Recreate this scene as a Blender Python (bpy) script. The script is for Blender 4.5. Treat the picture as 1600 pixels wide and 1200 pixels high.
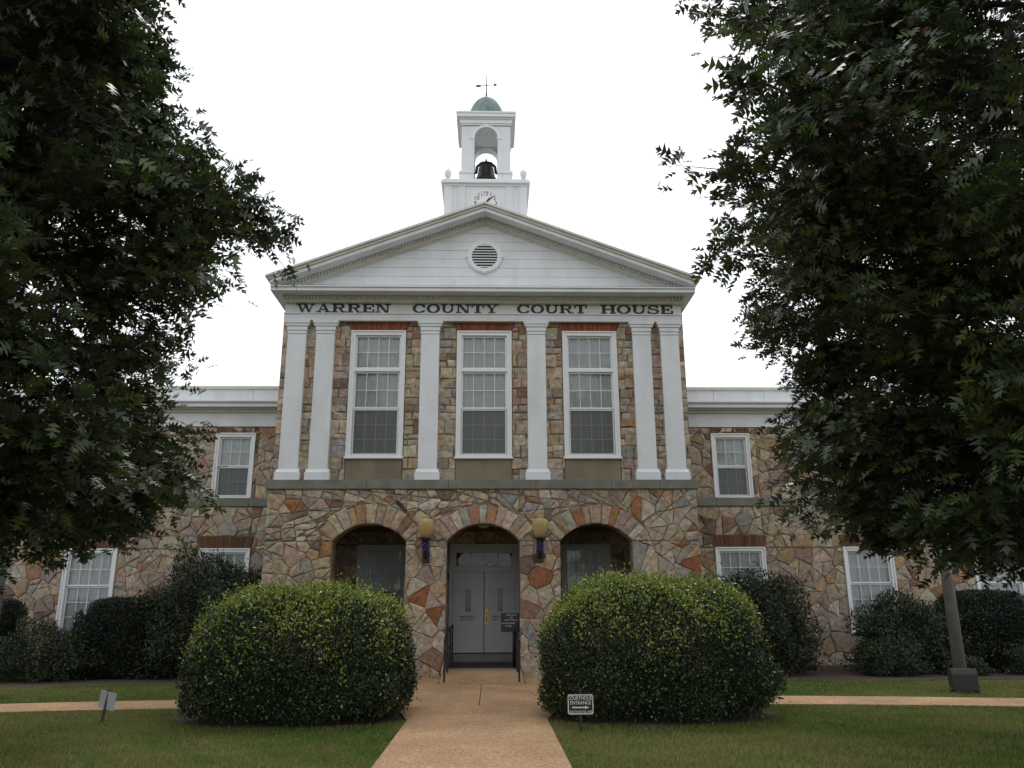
import bpy, math, random
import numpy as np
from mathutils import Matrix, Vector
random.seed(7); rng = np.random.default_rng(7)
R = math.radians
sc = bpy.context.scene
for o in list(bpy.data.objects): bpy.data.objects.remove(o)

# ------------------------------------------------------------------ camera
PITCH, YAW, ROLL = R(15.4), R(1.5), R(0.25)
CAM = Vector((0.20, -20.9, 1.65))
fw = Vector((math.sin(YAW)*math.cos(PITCH), math.cos(YAW)*math.cos(PITCH), math.sin(PITCH)))
r0 = Vector((math.cos(YAW), -math.sin(YAW), 0)); u0 = r0.cross(fw)
rv = r0*math.cos(ROLL) - u0*math.sin(ROLL); uv = u0*math.cos(ROLL) + r0*math.sin(ROLL)
cd = bpy.data.cameras.new('camera'); cam = bpy.data.objects.new('camera', cd)
sc.collection.objects.link(cam); sc.camera = cam
cd.sensor_width = 36; cd.lens = 1270/1600*36; cd.clip_start = 0.1; cd.clip_end = 2000
m = Matrix((rv, uv, -fw)).transposed().to_4x4(); m.translation = CAM; cam.matrix_world = m

# ------------------------------------------------------------------ sky, sun, exposure
SUN_EL, SUN_AZ = R(59), R(10)
w = bpy.data.worlds.new('World'); sc.world = w; w.use_nodes = True
nt = w.node_tree; nt.nodes.clear()
sky = nt.nodes.new('ShaderNodeTexSky'); sky.sky_type = 'NISHITA'; sky.sun_disc = False
sky.sun_elevation = SUN_EL; sky.sun_rotation = SUN_AZ; sky.air_density = 1.0; sky.dust_density = 2.0; sky.ozone_density = 1.0
hs = nt.nodes.new('ShaderNodeHueSaturation'); hs.inputs['Saturation'].default_value = 0.15
bg = nt.nodes.new('ShaderNodeBackground'); bg.inputs['Strength'].default_value = 0.15
wo = nt.nodes.new('ShaderNodeOutputWorld')
nt.links.new(sky.outputs[0], hs.inputs['Color']); veil = nt.nodes.new('ShaderNodeMix'); veil.data_type = 'RGBA'; veil.inputs[0].default_value = .72     # even bright cloud veil over the clear sky
veil.inputs[7].default_value = (7.6, 7.8, 8.1, 1); nt.links.new(hs.outputs[0], veil.inputs[6]); nt.links.new(veil.outputs[2], bg.inputs['Color']); nt.links.new(bg.outputs[0], wo.inputs['Surface'])
sd = bpy.data.lights.new('sun', 'SUN'); sd.energy = 0.9; sd.angle = R(10); sd.color = (1, .96, .9)
so = bpy.data.objects.new('sun', sd); sc.collection.objects.link(so); so.location = (0, 30, 40)
sdir = Vector((math.sin(SUN_AZ)*math.cos(SUN_EL), math.cos(SUN_AZ)*math.cos(SUN_EL), math.sin(SUN_EL)))
so.rotation_euler = sdir.to_track_quat('Z', 'Y').to_euler()
vs = sc.view_settings; vs.view_transform = 'Standard'; vs.look = 'None'; vs.gamma = 1; vs.exposure = 0.22
sc.render.engine = 'CYCLES'
sc.cycles.max_bounces = 6; sc.cycles.transparent_max_bounces = 12

# ------------------------------------------------------------------ materials
MATS = {}
def mat(name, col=(.5, .5, .5), rough=.6, metal=0, attr=False, noise=0, nscale=8, bump=0, bscale=30, trans=0, spec=.5, emit=None, coords='Object', detail=6, dirt=None):
    if name in MATS: return MATS[name]
    M = bpy.data.materials.new(name); M.use_nodes = True; n = M.node_tree; L = n.links
    P = n.nodes['Principled BSDF']; out = n.nodes['Material Output']
    P.inputs['Roughness'].default_value = rough; P.inputs['Metallic'].default_value = metal
    P.inputs['Specular IOR Level'].default_value = spec
    tc = n.nodes.new('ShaderNodeTexCoord')
    if attr:
        a = n.nodes.new('ShaderNodeAttribute'); a.attribute_name = 'Col'; src = a.outputs['Color']
    else:
        c = n.nodes.new('ShaderNodeRGB'); c.outputs[0].default_value = (*col, 1); src = c.outputs[0]
    if noise:
        t = n.nodes.new('ShaderNodeTexNoise'); t.inputs['Scale'].default_value = nscale; t.inputs['Detail'].default_value = detail
        t.inputs['Roughness'].default_value = .65
        L.new(tc.outputs[coords], t.inputs['Vector'])
        mr = n.nodes.new('ShaderNodeMapRange'); mr.inputs[1].default_value = .3; mr.inputs[2].default_value = .7
        mr.inputs[3].default_value = 1-noise; mr.inputs[4].default_value = 1+noise
        L.new(t.outputs['Fac'], mr.inputs[0])
        vm = n.nodes.new('ShaderNodeVectorMath'); vm.operation = 'SCALE'
        L.new(src, vm.inputs[0]); L.new(mr.outputs[0], vm.inputs['Scale']); src = vm.outputs[0]
    if dirt:     # streaks / stains: (colour, scale vector, amount)
        mp = n.nodes.new('ShaderNodeMapping'); mp.inputs['Scale'].default_value = dirt[1]
        t2 = n.nodes.new('ShaderNodeTexNoise'); t2.inputs['Scale'].default_value = 1; t2.inputs['Detail'].default_value = 5
        L.new(tc.outputs[coords], mp.inputs['Vector']); L.new(mp.outputs[0], t2.inputs['Vector'])
        mr2 = n.nodes.new('ShaderNodeMapRange'); mr2.inputs[1].default_value = .48; mr2.inputs[2].default_value = .75
        mr2.inputs[4].default_value = dirt[2]
        L.new(t2.outputs['Fac'], mr2.inputs[0])
        mx = n.nodes.new('ShaderNodeMix'); mx.data_type = 'RGBA'; mx.inputs[7].default_value = (*dirt[0], 1)
        L.new(mr2.outputs[0], mx.inputs[0]); L.new(src, mx.inputs[6]); src = mx.outputs[2]
    L.new(src, P.inputs['Base Color'])
    if bump:
        t = n.nodes.new('ShaderNodeTexNoise'); t.inputs['Scale'].default_value = bscale; t.inputs['Detail'].default_value = 6
        L.new(tc.outputs[coords], t.inputs['Vector'])
        b = n.nodes.new('ShaderNodeBump'); b.inputs['Strength'].default_value = bump; b.inputs['Distance'].default_value = .02
        L.new(t.outputs['Fac'], b.inputs['Height']); L.new(b.outputs[0], P.inputs['Normal'])
    if emit:
        P.inputs['Emission Color'].default_value = (*emit[0], 1); P.inputs['Emission Strength'].default_value = emit[1]
    if trans:
        tr = n.nodes.new('ShaderNodeBsdfTranslucent'); L.new(src, tr.inputs['Color'])
        ms = n.nodes.new('ShaderNodeMixShader'); ms.inputs[0].default_value = trans
        L.new(P.outputs[0], ms.inputs[1]); L.new(tr.outputs[0], ms.inputs[2]); L.new(ms.outputs[0], out.inputs['Surface'])
    MATS[name] = M; return M

def thin_mat(name, fac, col, rough=.5):      # see-through sheet: transparent + diffuse mix
    M = bpy.data.materials.new(name); M.use_nodes = True; n = M.node_tree; L = n.links
    P = n.nodes['Principled BSDF']; P.inputs['Base Color'].default_value = (*col, 1); P.inputs['Roughness'].default_value = rough
    T = n.nodes.new('ShaderNodeBsdfTransparent'); ms = n.nodes.new('ShaderNodeMixShader'); ms.inputs[0].default_value = fac
    L.new(T.outputs[0], ms.inputs[1]); L.new(P.outputs[0], ms.inputs[2]); L.new(ms.outputs[0], n.nodes['Material Output'].inputs['Surface'])
    return M
def glass_mat():
    M = bpy.data.materials.new('window_glass'); M.use_nodes = True; n = M.node_tree; L = n.links
    n.nodes.remove(n.nodes['Principled BSDF'])
    T = n.nodes.new('ShaderNodeBsdfTransparent'); T.inputs[0].default_value = (.86, .9, .9, 1)
    G = n.nodes.new('ShaderNodeBsdfGlossy'); G.inputs['Roughness'].default_value = .02
    fr = n.nodes.new('ShaderNodeFresnel'); fr.inputs[0].default_value = 1.55
    tc = n.nodes.new('ShaderNodeTexCoord'); nz = n.nodes.new('ShaderNodeTexNoise'); nz.inputs['Scale'].default_value = 1.3
    b = n.nodes.new('ShaderNodeBump'); b.inputs['Strength'].default_value = .05; b.inputs['Distance'].default_value = .05
    L.new(tc.outputs['Object'], nz.inputs['Vector']); L.new(nz.outputs[0], b.inputs['Height']); L.new(b.outputs[0], G.inputs['Normal'])
    ms = n.nodes.new('ShaderNodeMixShader'); L.new(fr.outputs[0], ms.inputs[0]); L.new(T.outputs[0], ms.inputs[1]); L.new(G.outputs[0], ms.inputs[2])
    L.new(ms.outputs[0], n.nodes['Material Output'].inputs['Surface'])
    return M
def rubble_mat():      # stone on faces that carry no separate stones (reveals, returns)
    M = bpy.data.materials.new('rubble_masonry'); M.use_nodes = True; n = M.node_tree; L = n.links
    P = n.nodes['Principled BSDF']; P.inputs['Roughness'].default_value = .85
    tc = n.nodes.new('ShaderNodeTexCoord')
    v = n.nodes.new('ShaderNodeTexVoronoi'); v.inputs['Scale'].default_value = 2.6
    v2 = n.nodes.new('ShaderNodeTexVoronoi'); v2.feature = 'DISTANCE_TO_EDGE'; v2.inputs['Scale'].default_value = 2.6
    L.new(tc.outputs['Object'], v.inputs['Vector']); L.new(tc.outputs['Object'], v2.inputs['Vector'])
    sp = n.nodes.new('ShaderNodeSeparateColor'); L.new(v.outputs['Color'], sp.inputs[0])
    cr = n.nodes.new('ShaderNodeValToRGB'); e = cr.color_ramp; e.elements[0].color = (.14, .09, .06, 1); e.elements[1].color = (.30, .25, .19, 1)
    for p_, c_ in ((.25, (.26, .15, .08, 1)), (.5, (.27, .22, .16, 1)), (.75, (.22, .20, .18, 1))):
        x = e.elements.new(p_); x.color = c_
    L.new(sp.outputs[0], cr.inputs[0])
    mr = n.nodes.new('ShaderNodeMapRange'); mr.inputs[1].default_value = .02; mr.inputs[2].default_value = .05; L.new(v2.outputs['Distance'], mr.inputs[0])
    mx = n.nodes.new('ShaderNodeMix'); mx.data_type = 'RGBA'; mx.inputs[6].default_value = (.2, .17, .13, 1)
    L.new(mr.outputs[0], mx.inputs[0]); L.new(cr.outputs[0], mx.inputs[7]); L.new(mx.outputs[2], P.inputs['Base Color'])
    b = n.nodes.new('ShaderNodeBump'); b.inputs['Strength'].default_value = .6; b.inputs['Distance'].default_value = .03
    L.new(mr.outputs[0], b.inputs['Height']); L.new(b.outputs[0], P.inputs['Normal'])
    return M
def aggregate_mat():
    M = bpy.data.materials.new('exposed_aggregate'); M.use_nodes = True; n = M.node_tree; L = n.links
    P = n.nodes['Principled BSDF']; P.inputs['Roughness'].default_value = .8
    tc = n.nodes.new('ShaderNodeTexCoord')
    v = n.nodes.new('ShaderNodeTexVoronoi'); v.inputs['Scale'].default_value = 62; L.new(tc.outputs['Object'], v.inputs['Vector'])
    sp = n.nodes.new('ShaderNodeSeparateColor'); L.new(v.outputs['Color'], sp.inputs[0])
    cr = n.nodes.new('ShaderNodeValToRGB'); e = cr.color_ramp; e.elements[0].color = (.19, .10, .045, 1); e.elements[1].color = (.58, .40, .24, 1)
    for p_, c_ in ((.3, (.38, .215, .10, 1)), (.7, (.44, .27, .14, 1))):
        x = e.elements.new(p_); x.color = c_
    L.new(sp.outputs[0], cr.inputs[0])
    nz = n.nodes.new('ShaderNodeTexNoise'); nz.inputs['Scale'].default_value = .9; nz.inputs['Detail'].default_value = 7; L.new(tc.outputs['Object'], nz.inputs['Vector'])
    mr = n.nodes.new('ShaderNodeMapRange'); mr.inputs[1].default_value = .3; mr.inputs[2].default_value = .7; mr.inputs[3].default_value = .72; mr.inputs[4].default_value = 1.15
    L.new(nz.outputs[0], mr.inputs[0]); vm = n.nodes.new('ShaderNodeVectorMath'); vm.operation = 'SCALE'
    L.new(cr.outputs[0], vm.inputs[0]); L.new(mr.outputs[0], vm.inputs['Scale']); L.new(vm.outputs[0], P.inputs['Base Color'])
    b = n.nodes.new('ShaderNodeBump'); b.inputs['Strength'].default_value = .8; b.inputs['Distance'].default_value = .006; b.invert = True
    L.new(v.outputs['Distance'], b.inputs['Height']); L.new(b.outputs[0], P.inputs['Normal'])
    return M
def lawn_mat():
    M = bpy.data.materials.new('lawn_soil'); M.use_nodes = True; n = M.node_tree; L = n.links
    P = n.nodes['Principled BSDF']; P.inputs['Roughness'].default_value = .95; P.inputs['Specular IOR Level'].default_value = .1
    tc = n.nodes.new('ShaderNodeTexCoord')
    a = n.nodes.new('ShaderNodeTexNoise'); a.inputs['Scale'].default_value = .7; a.inputs['Detail'].default_value = 8
    b2 = n.nodes.new('ShaderNodeTexNoise'); b2.inputs['Scale'].default_value = 40; b2.inputs['Detail'].default_value = 4
    L.new(tc.outputs['Object'], a.inputs[0]); L.new(tc.outputs['Object'], b2.inputs[0])
    cr = n.nodes.new('ShaderNodeValToRGB'); e = cr.color_ramp
    e.elements[0].position = .35; e.elements[0].color = (.05, .07, .018, 1); e.elements[1].position = .68; e.elements[1].color = (.12, .12, .045, 1)
    L.new(a.outputs[0], cr.inputs[0])
    mr = n.nodes.new('ShaderNodeMapRange'); mr.inputs[3].default_value = .5; mr.inputs[4].default_value = 1.5; L.new(b2.outputs[0], mr.inputs[0])
    vm = n.nodes.new('ShaderNodeVectorMath'); vm.operation = 'SCALE'; L.new(cr.outputs[0], vm.inputs[0]); L.new(mr.outputs[0], vm.inputs['Scale'])
    L.new(vm.outputs[0], P.inputs['Base Color'])
    return M

WHITE = mat('white_paint', (.74, .76, .78), .45, noise=.05, nscale=3, dirt=((.45, .44, .40), (1.5, 1.5, .35), .35))
TRIM = mat('white_trim', (.78, .79, .80), .4, noise=.03, nscale=5)
GREYW = mat('aged_white_trim', (.66, .645, .59), .55, noise=.08, nscale=4, dirt=((.42, .40, .34), (.7, .7, 3), .4))
DOORP = mat('door_paint', (.52, .53, .55), .5, noise=.03, nscale=3)
STONE = mat('fieldstone', attr=True, rough=.85, noise=.45, nscale=9, bump=.7, bscale=14, spec=.25, detail=10, dirt=((.27, .125, .05), (5.5, 5.5, 7.5), .5))
MORTAR = mat('mortar', (.19, .155, .115), .9, noise=.25, nscale=6, bump=.4, bscale=60, spec=.2)
RUBBLE = rubble_mat()
SILL = mat('bluestone', (.185, .185, .155), .8, noise=.22, nscale=3, bump=.25, bscale=25, dirt=((.09, .09, .075), (1.2, 1.2, .6), .5))
PANEL = mat('stucco_panel', (.235, .195, .135), .9, noise=.15, nscale=2.5, bump=.2, bscale=80, dirt=((.14, .115, .08), (1.5, 1.5, .6), .5))
BRICK = mat('brick', attr=True, rough=.85, noise=.25, nscale=14, bump=.3, bscale=40)
GLASS = glass_mat()
BLIND = mat('curtain_cloth', (.80, .82, .82), .8, noise=.06, nscale=3)
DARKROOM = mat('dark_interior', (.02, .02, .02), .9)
SCREEN = thin_mat('insect_screen_mesh', .55, (.10, .10, .10))
ROOF = mat('roof_shingle', (.10, .10, .105), .9, noise=.2, nscale=6, bump=.4, bscale=20)
AGG = aggregate_mat(); LAWN = lawn_mat()
MULCH = mat('bark_mulch', (.055, .035, .024), .95, noise=.6, nscale=18, bump=1, bscale=40)
BLACK = mat('black_metal', (.012, .012, .013), .45)
LETTER = mat('letter_paint', (.022, .022, .028), .5)
STEEL = mat('grey_pole_paint', (.20, .205, .21), .5, metal=.3, noise=.18, nscale=7, dirt=((.09, .09, .08), (3, 3, .8), .6))
BRONZE = mat('dark_bronze', (.035, .028, .024), .42, metal=.7, noise=.3, nscale=6)
COPPER = mat('verdigris_copper', (.20, .265, .25), .7, noise=.25, nscale=5, dirt=((.06, .09, .09), (5, 5, 1), .7))
BRASS = mat('brass', (.45, .33, .10), .35, metal=.8, noise=.15, nscale=9)
AMBER = mat('amber_glass', (.62, .47, .22), .25, trans=.35, noise=.08, nscale=3)
MILK = mat('milk_glass', (.55, .55, .5), .3)
CONC = mat('concrete', (.22, .215, .19), .9, noise=.2, nscale=5, bump=.2, bscale=50)
MAT_ = mat('door_mat', (.05, .042, .034), .95, noise=.3, nscale=40)
BARK = mat('oak_bark', (.05, .042, .036), .95, noise=.4, nscale=14, bump=.8, bscale=18)
OAK = mat('oak_leaf', attr=True, rough=.40, trans=.28, spec=.6)
BOXL = mat('glossy_leaf', attr=True, rough=.33, trans=.18)
DULLL = mat('shrub_leaf', attr=True, rough=.5, trans=.15)
GRASS = mat('grass_blade', attr=True, rough=.6, trans=.3, spec=.2)
SIGNB = mat('sign_black', (.012, .012, .013), .4)
SIGNW = mat('sign_white', (.62, .62, .60), .5)
SIGNG = mat('sign_back_grey', (.36, .38, .40), .5, noise=.1)
PUMP = mat('pumpkin_skin', (.78, .27, .04), .5, noise=.15, nscale=8)
PURPLE = mat('purple_bulb', (.16, .07, .45), .3, emit=((.25, .12, .95), .25))
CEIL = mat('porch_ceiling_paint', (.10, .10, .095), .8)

# ------------------------------------------------------------------ mesh helpers
COL = sc.collection
def link(o, parent=None):
    COL.objects.link(o)
    if parent is not None:
        o.parent = parent
        if parent.type == 'EMPTY': o.matrix_parent_inverse = Matrix.Translation(-parent.location)
    return o
def thing(name, label, cat, loc=(0, 0, 0), group=None):
    o = bpy.data.objects.new(name, None); o.location = loc; o.empty_display_size = .2; COL.objects.link(o)
    return tag(o, label, cat, group)
def tag(o, label=None, cat=None, group=None, kind=None):
    if label: o['label'] = label
    if cat: o['category'] = cat
    if group: o['group'] = group
    if kind: o['kind'] = kind
    return o
class MB:
    def __init__(s): s.v = []; s.f = []; s.c = []; s.mi = []; s.sm = []
    def poly(s, pts, faces, col=None, mi=0, smooth=False):
        b = len(s.v); s.v += [tuple(p) for p in pts]
        if col is not None: s.c += [col]*len(pts)
        for f in faces: s.f.append(tuple(i+b for i in f)); s.mi.append(mi); s.sm.append(smooth)
        return s
    def box(s, x0, x1, y0, y1, z0, z1, col=None, mi=0):
        x0, x1 = min(x0, x1), max(x0, x1); y0, y1 = min(y0, y1), max(y0, y1); z0, z1 = min(z0, z1), max(z0, z1)
        return s.poly([(x0,y0,z0),(x1,y0,z0),(x1,y1,z0),(x0,y1,z0),(x0,y0,z1),(x1,y0,z1),(x1,y1,z1),(x0,y1,z1)],
               [(0,3,2,1),(4,5,6,7),(0,1,5,4),(1,2,6,5),(2,3,7,6),(3,0,4,7)], col, mi)
    def prism(s, pts, y0, y1, col=None, mi=0):     # pts = CCW (x,z) seen from -y
        n = len(pts)
        V = [(p[0], y0, p[1]) for p in pts]+[(p[0], y1, p[1]) for p in pts]
        F = [tuple(range(n)), tuple(range(2*n-1, n-1, -1))]+[(i, i+n, (i+1) % n+n, (i+1) % n) for i in range(n)]
        return s.poly(V, F, col, mi)
    def prismx(s, pts, x0, x1, col=None):          # pts (y,z)
        n = len(pts)
        V = [(x0, p[0], p[1]) for p in pts]+[(x1, p[0], p[1]) for p in pts]
        F = [tuple(range(n)), tuple(range(2*n-1, n-1, -1))]+[(i, i+n, (i+1) % n+n, (i+1) % n) for i in range(n)]
        return s.poly(V, F, col)
    def prismz(s, pts, z0, z1, col=None):
        n = len(pts)
        V = [(p[0], p[1], z0) for p in pts]+[(p[0], p[1], z1) for p in pts]
        F = [tuple(range(n-1, -1, -1)), tuple(range(n, 2*n))]+[(i, (i+1) % n, (i+1) % n+n, i+n) for i in range(n)]
        return s.poly(V, F, col)
    def lathe(s, prof, c, n=16, smooth=True):      # prof (r,z), bottom to top
        V = []
        for r_, z_ in prof:
            for k in range(n):
                a = 2*math.pi*k/n; V.append((c[0]+r_*math.cos(a), c[1]+r_*math.sin(a), c[2]+z_))
        F = []
        for i in range(len(prof)-1):
            for k in range(n):
                F.append((i*n+k, i*n+(k+1) % n, (i+1)*n+(k+1) % n, (i+1)*n+k))
        F.append(tuple(range(n-1, -1, -1))); F.append(tuple((len(prof)-1)*n+k for k in range(n)))
        return s.poly(V, F, None, 0, smooth)
    def tube(s, pts, rad, n=6):
        pts = [Vector(p) for p in pts]; V = []
        if not hasattr(rad, '__len__'): rad = [rad]*len(pts)
        for i, p in enumerate(pts):
            d = (pts[min(i+1, len(pts)-1)]-pts[max(i-1, 0)]).normalized()
            a = d.orthogonal() if abs(d.z) > .95 else d.cross(Vector((0, 0, 1)))
            a.normalize(); b = d.cross(a)
            for k in range(n):
                t = 2*math.pi*k/n; V.append(p+(a*math.cos(t)+b*math.sin(t))*rad[i])
        F = [(i*n+k, i*n+(k+1) % n, (i+1)*n+(k+1) % n, (i+1)*n+k) for i in range(len(pts)-1) for k in range(n)]
        F += [tuple(range(n-1, -1, -1)), tuple((len(pts)-1)*n+k for k in range(n))]
        return s.poly(V, F, None, 0, True)
    def build(s, name, mats, parent=None, bevel=0):
        me = bpy.data.meshes.new(name); me.from_pydata(s.v, [], s.f)
        for M in (mats if isinstance(mats, (list, tuple)) else [mats]): me.materials.append(M)
        me.polygons.foreach_set('material_index', s.mi); me.polygons.foreach_set('use_smooth', s.sm)
        if s.c and len(s.c) == len(s.v):
            a = me.attributes.new('Col', 'FLOAT_COLOR', 'POINT')
            a.data.foreach_set('color', np.array([(c[0], c[1], c[2], 1) for c in s.c], dtype=np.float32).ravel())
        me.update()
        o = link(bpy.data.objects.new(name, me), parent)
        if bevel:
            b = o.modifiers.new('bevel', 'BEVEL'); b.width = bevel; b.segments = 2; b.limit_method = 'ANGLE'
        return o
def np_mesh(name, V, T, Cc, M, parent=None):      # big triangle soups
    me = bpy.data.meshes.new(name); nv, nt_ = len(V), len(T)
    me.vertices.add(nv); me.vertices.foreach_set('co', V.astype(np.float32).ravel())
    me.loops.add(nt_*3); me.loops.foreach_set('vertex_index', T.astype(np.int32).ravel())
    me.polygons.add(nt_); me.polygons.foreach_set('loop_start', np.arange(0, nt_*3, 3, dtype=np.int32))
    me.update(calc_edges=True)
    a = me.attributes.new('Col', 'FLOAT_COLOR', 'POINT')
    a.data.foreach_set('color', np.concatenate([Cc, np.ones((nv, 1))], 1).astype(np.float32).ravel())
    me.materials.append(M)
    return link(bpy.data.objects.new(name, me), parent)
def text_mesh(body, size, x, y, z, name, M, parent, depth=.004, align='CENTER', stretch=1):
    c = bpy.data.curves.new('txt', 'FONT'); c.body = body; c.size = size; c.align_x = align; c.align_y = 'CENTER'; c.extrude = depth/2; c.offset = size*.006
    o = bpy.data.objects.new('txt', c); COL.objects.link(o)
    me = bpy.data.meshes.new_from_object(o.evaluated_get(bpy.context.evaluated_depsgraph_get()))
    bpy.data.objects.remove(o); bpy.data.curves.remove(c)
    me.transform(Matrix(((stretch, 0, 0, x), (0, 0, -1, y), (0, 1, 0, z), (0, 0, 0, 1))))
    me.name = name; me.materials.clear(); me.materials.append(M)
    return link(bpy.data.objects.new(name, me), parent)

# ------------------------------------------------------------------ ground and paths
def sheet(name, pts, z, M, parent=None):
    b = MB(); b.poly([(p[0], p[1], z) for p in pts], [tuple(range(len(pts)))]); return b.build(name, M, parent)
g = sheet('ground', [(-250, -250), (250, -250), (250, 250), (-250, 250)], 0, LAWN); g['kind'] = 'structure'
path = bpy.data.objects.new('path', None); path['kind'] = 'structure'; COL.objects.link(path)
def slab(pts, z=.03):
    b = MB(); b.prismz(pts, -.05, z); return b.build('slab', AGG, path, .006)
J = .006
def cy(x): return -5.22-.018*max(0, abs(x)-3)**2
HW = .68
ys = [-21.5, -18.5, -15.5, -12.4, -9.9, -7.75]
for a, b_ in zip(ys[:-1], ys[1:]): slab([(-1.06, a+J), (1.06, a+J), (1.06, b_-J), (-1.06, b_-J)])
slab([(-1.06, -7.75+J), (1.06, -7.75+J), (1.3, -6.6), (1.55, -5.92), (-1.55, -5.92), (-1.3, -6.6)])
for s in (-1, 1):
    lo, hi = (J, 2.3) if s > 0 else (-2.3, -J)
    slab([(lo, -5.9+J), (hi, -5.9+J), (hi, -4.6), (hi, -1.75-J), (lo, -1.75-J)])
    slab([(s*.98, -1.75+J), (s*2.3, -1.75+J), (s*2.3, -.06), (s*.98, -.06)][::s], .03)
    xs = [2.3, 4.2, 6.0, 7.8, 9.6, 11.4, 13.2, 15.0]
    for a, b_ in zip(xs[:-1], xs[1:]):
        p = [(s*(a+J), cy(a)-HW), (s*(b_-J), cy(b_)-HW), (s*(b_-J), cy(b_)+HW), (s*(a+J), cy(a)+HW)]
        slab(p if s > 0 else p[::-1])
b = MB(); b.prismx([(-1.75, -.02), (-.02, -.02), (-.02, .2), (-1.75, .035)], -.95, .95); b.build('ramp', AGG, path)
for s, pts in ((1, [(5.7, -.1), (5.7, -1.0), (9, -1.5), (11, -1.2), (17, -1.6), (20, -1.6), (20, 3.6), (5.7, 3.6)]),
               (-1, [(5.7, -.1), (5.7, -1.2), (7.5, -1.3), (10, -1.7), (14, -1.8), (20, -1.6), (20, 3.6), (5.7, 3.6)])):
    pp = [(s*x, y) for x, y in pts]
    o = sheet('mulch_bed', pp if s < 0 else pp[::-1], .012, MULCH); o['kind'] = 'structure'
    # mulch collar under the big bush
    el = [(s*2.85+1.9*math.cos(t)*(1+.06*math.sin(3*t+s)), -7.12+1.32*math.sin(t)*(1+.07*math.cos(4*t))) for t in np.linspace(0, 2*math.pi, 40, endpoint=False)]
    el = [(max(x*s, 1.09)*s, min(y, -5.98)) for x, y in el]
    o = sheet('mulch_bed', el, .010, MULCH); o['kind'] = 'structure'

# ------------------------------------------------------------------ courthouse
CH = thing('courthouse', 'two-storey fieldstone courthouse with white pilasters, pediment and clock tower', 'courthouse', (0, 0, 0))

def clip(poly, nx, nz, d):                # keep nx*x+nz*z <= d
    out = []
    for i in range(len(poly)):
        a, b_ = poly[i], poly[(i+1) % len(poly)]
        da, db = nx*a[0]+nz*a[1]-d, nx*b_[0]+nz*b_[1]-d
        if da <= 0: out.append(a)
        if da*db < 0:
            t = da/(da-db); out.append((a[0]+(b_[0]-a[0])*t, a[1]+(b_[1]-a[1])*t))
    return out
def area(p): return .5*abs(sum(p[i][0]*p[(i+1) % len(p)][1]-p[(i+1) % len(p)][0]*p[i][1] for i in range(len(p)))) if len(p) > 2 else 0
def inside(pt, poly):
    return all((b_[0]-a[0])*(pt[1]-a[1])-(b_[1]-a[1])*(pt[0]-a[0]) >= 0 for a, b_ in zip(poly, poly[1:]+poly[:1]))
def rect(x0, x1, z0, z1): return [(x0, z0), (x1, z0), (x1, z1), (x0, z1)]
PAL = [((.44,.36,.26),5),((.40,.345,.27),4),((.48,.40,.29),4),((.35,.32,.285),3),((.40,.29,.20),3),((.40,.26,.14),1.3),((.33,.16,.08),.8),((.22,.11,.07),1.0),((.11,.08,.065),.7),((.27,.275,.28),1.6),((.31,.235,.20),2.5),((.52,.46,.36),1.5)]
PW = np.array([p[1] for p in PAL]); PW = PW/PW.sum()
def stone_col():
    c = np.array(PAL[rng.choice(len(PAL), p=PW)][0]); c = (c*.78+np.array((.40, .33, .245))*.22)*rng.uniform(.82, 1.15)
    return tuple(np.clip(c*rng.uniform(.94, 1.06, 3), .01, .9))
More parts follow.
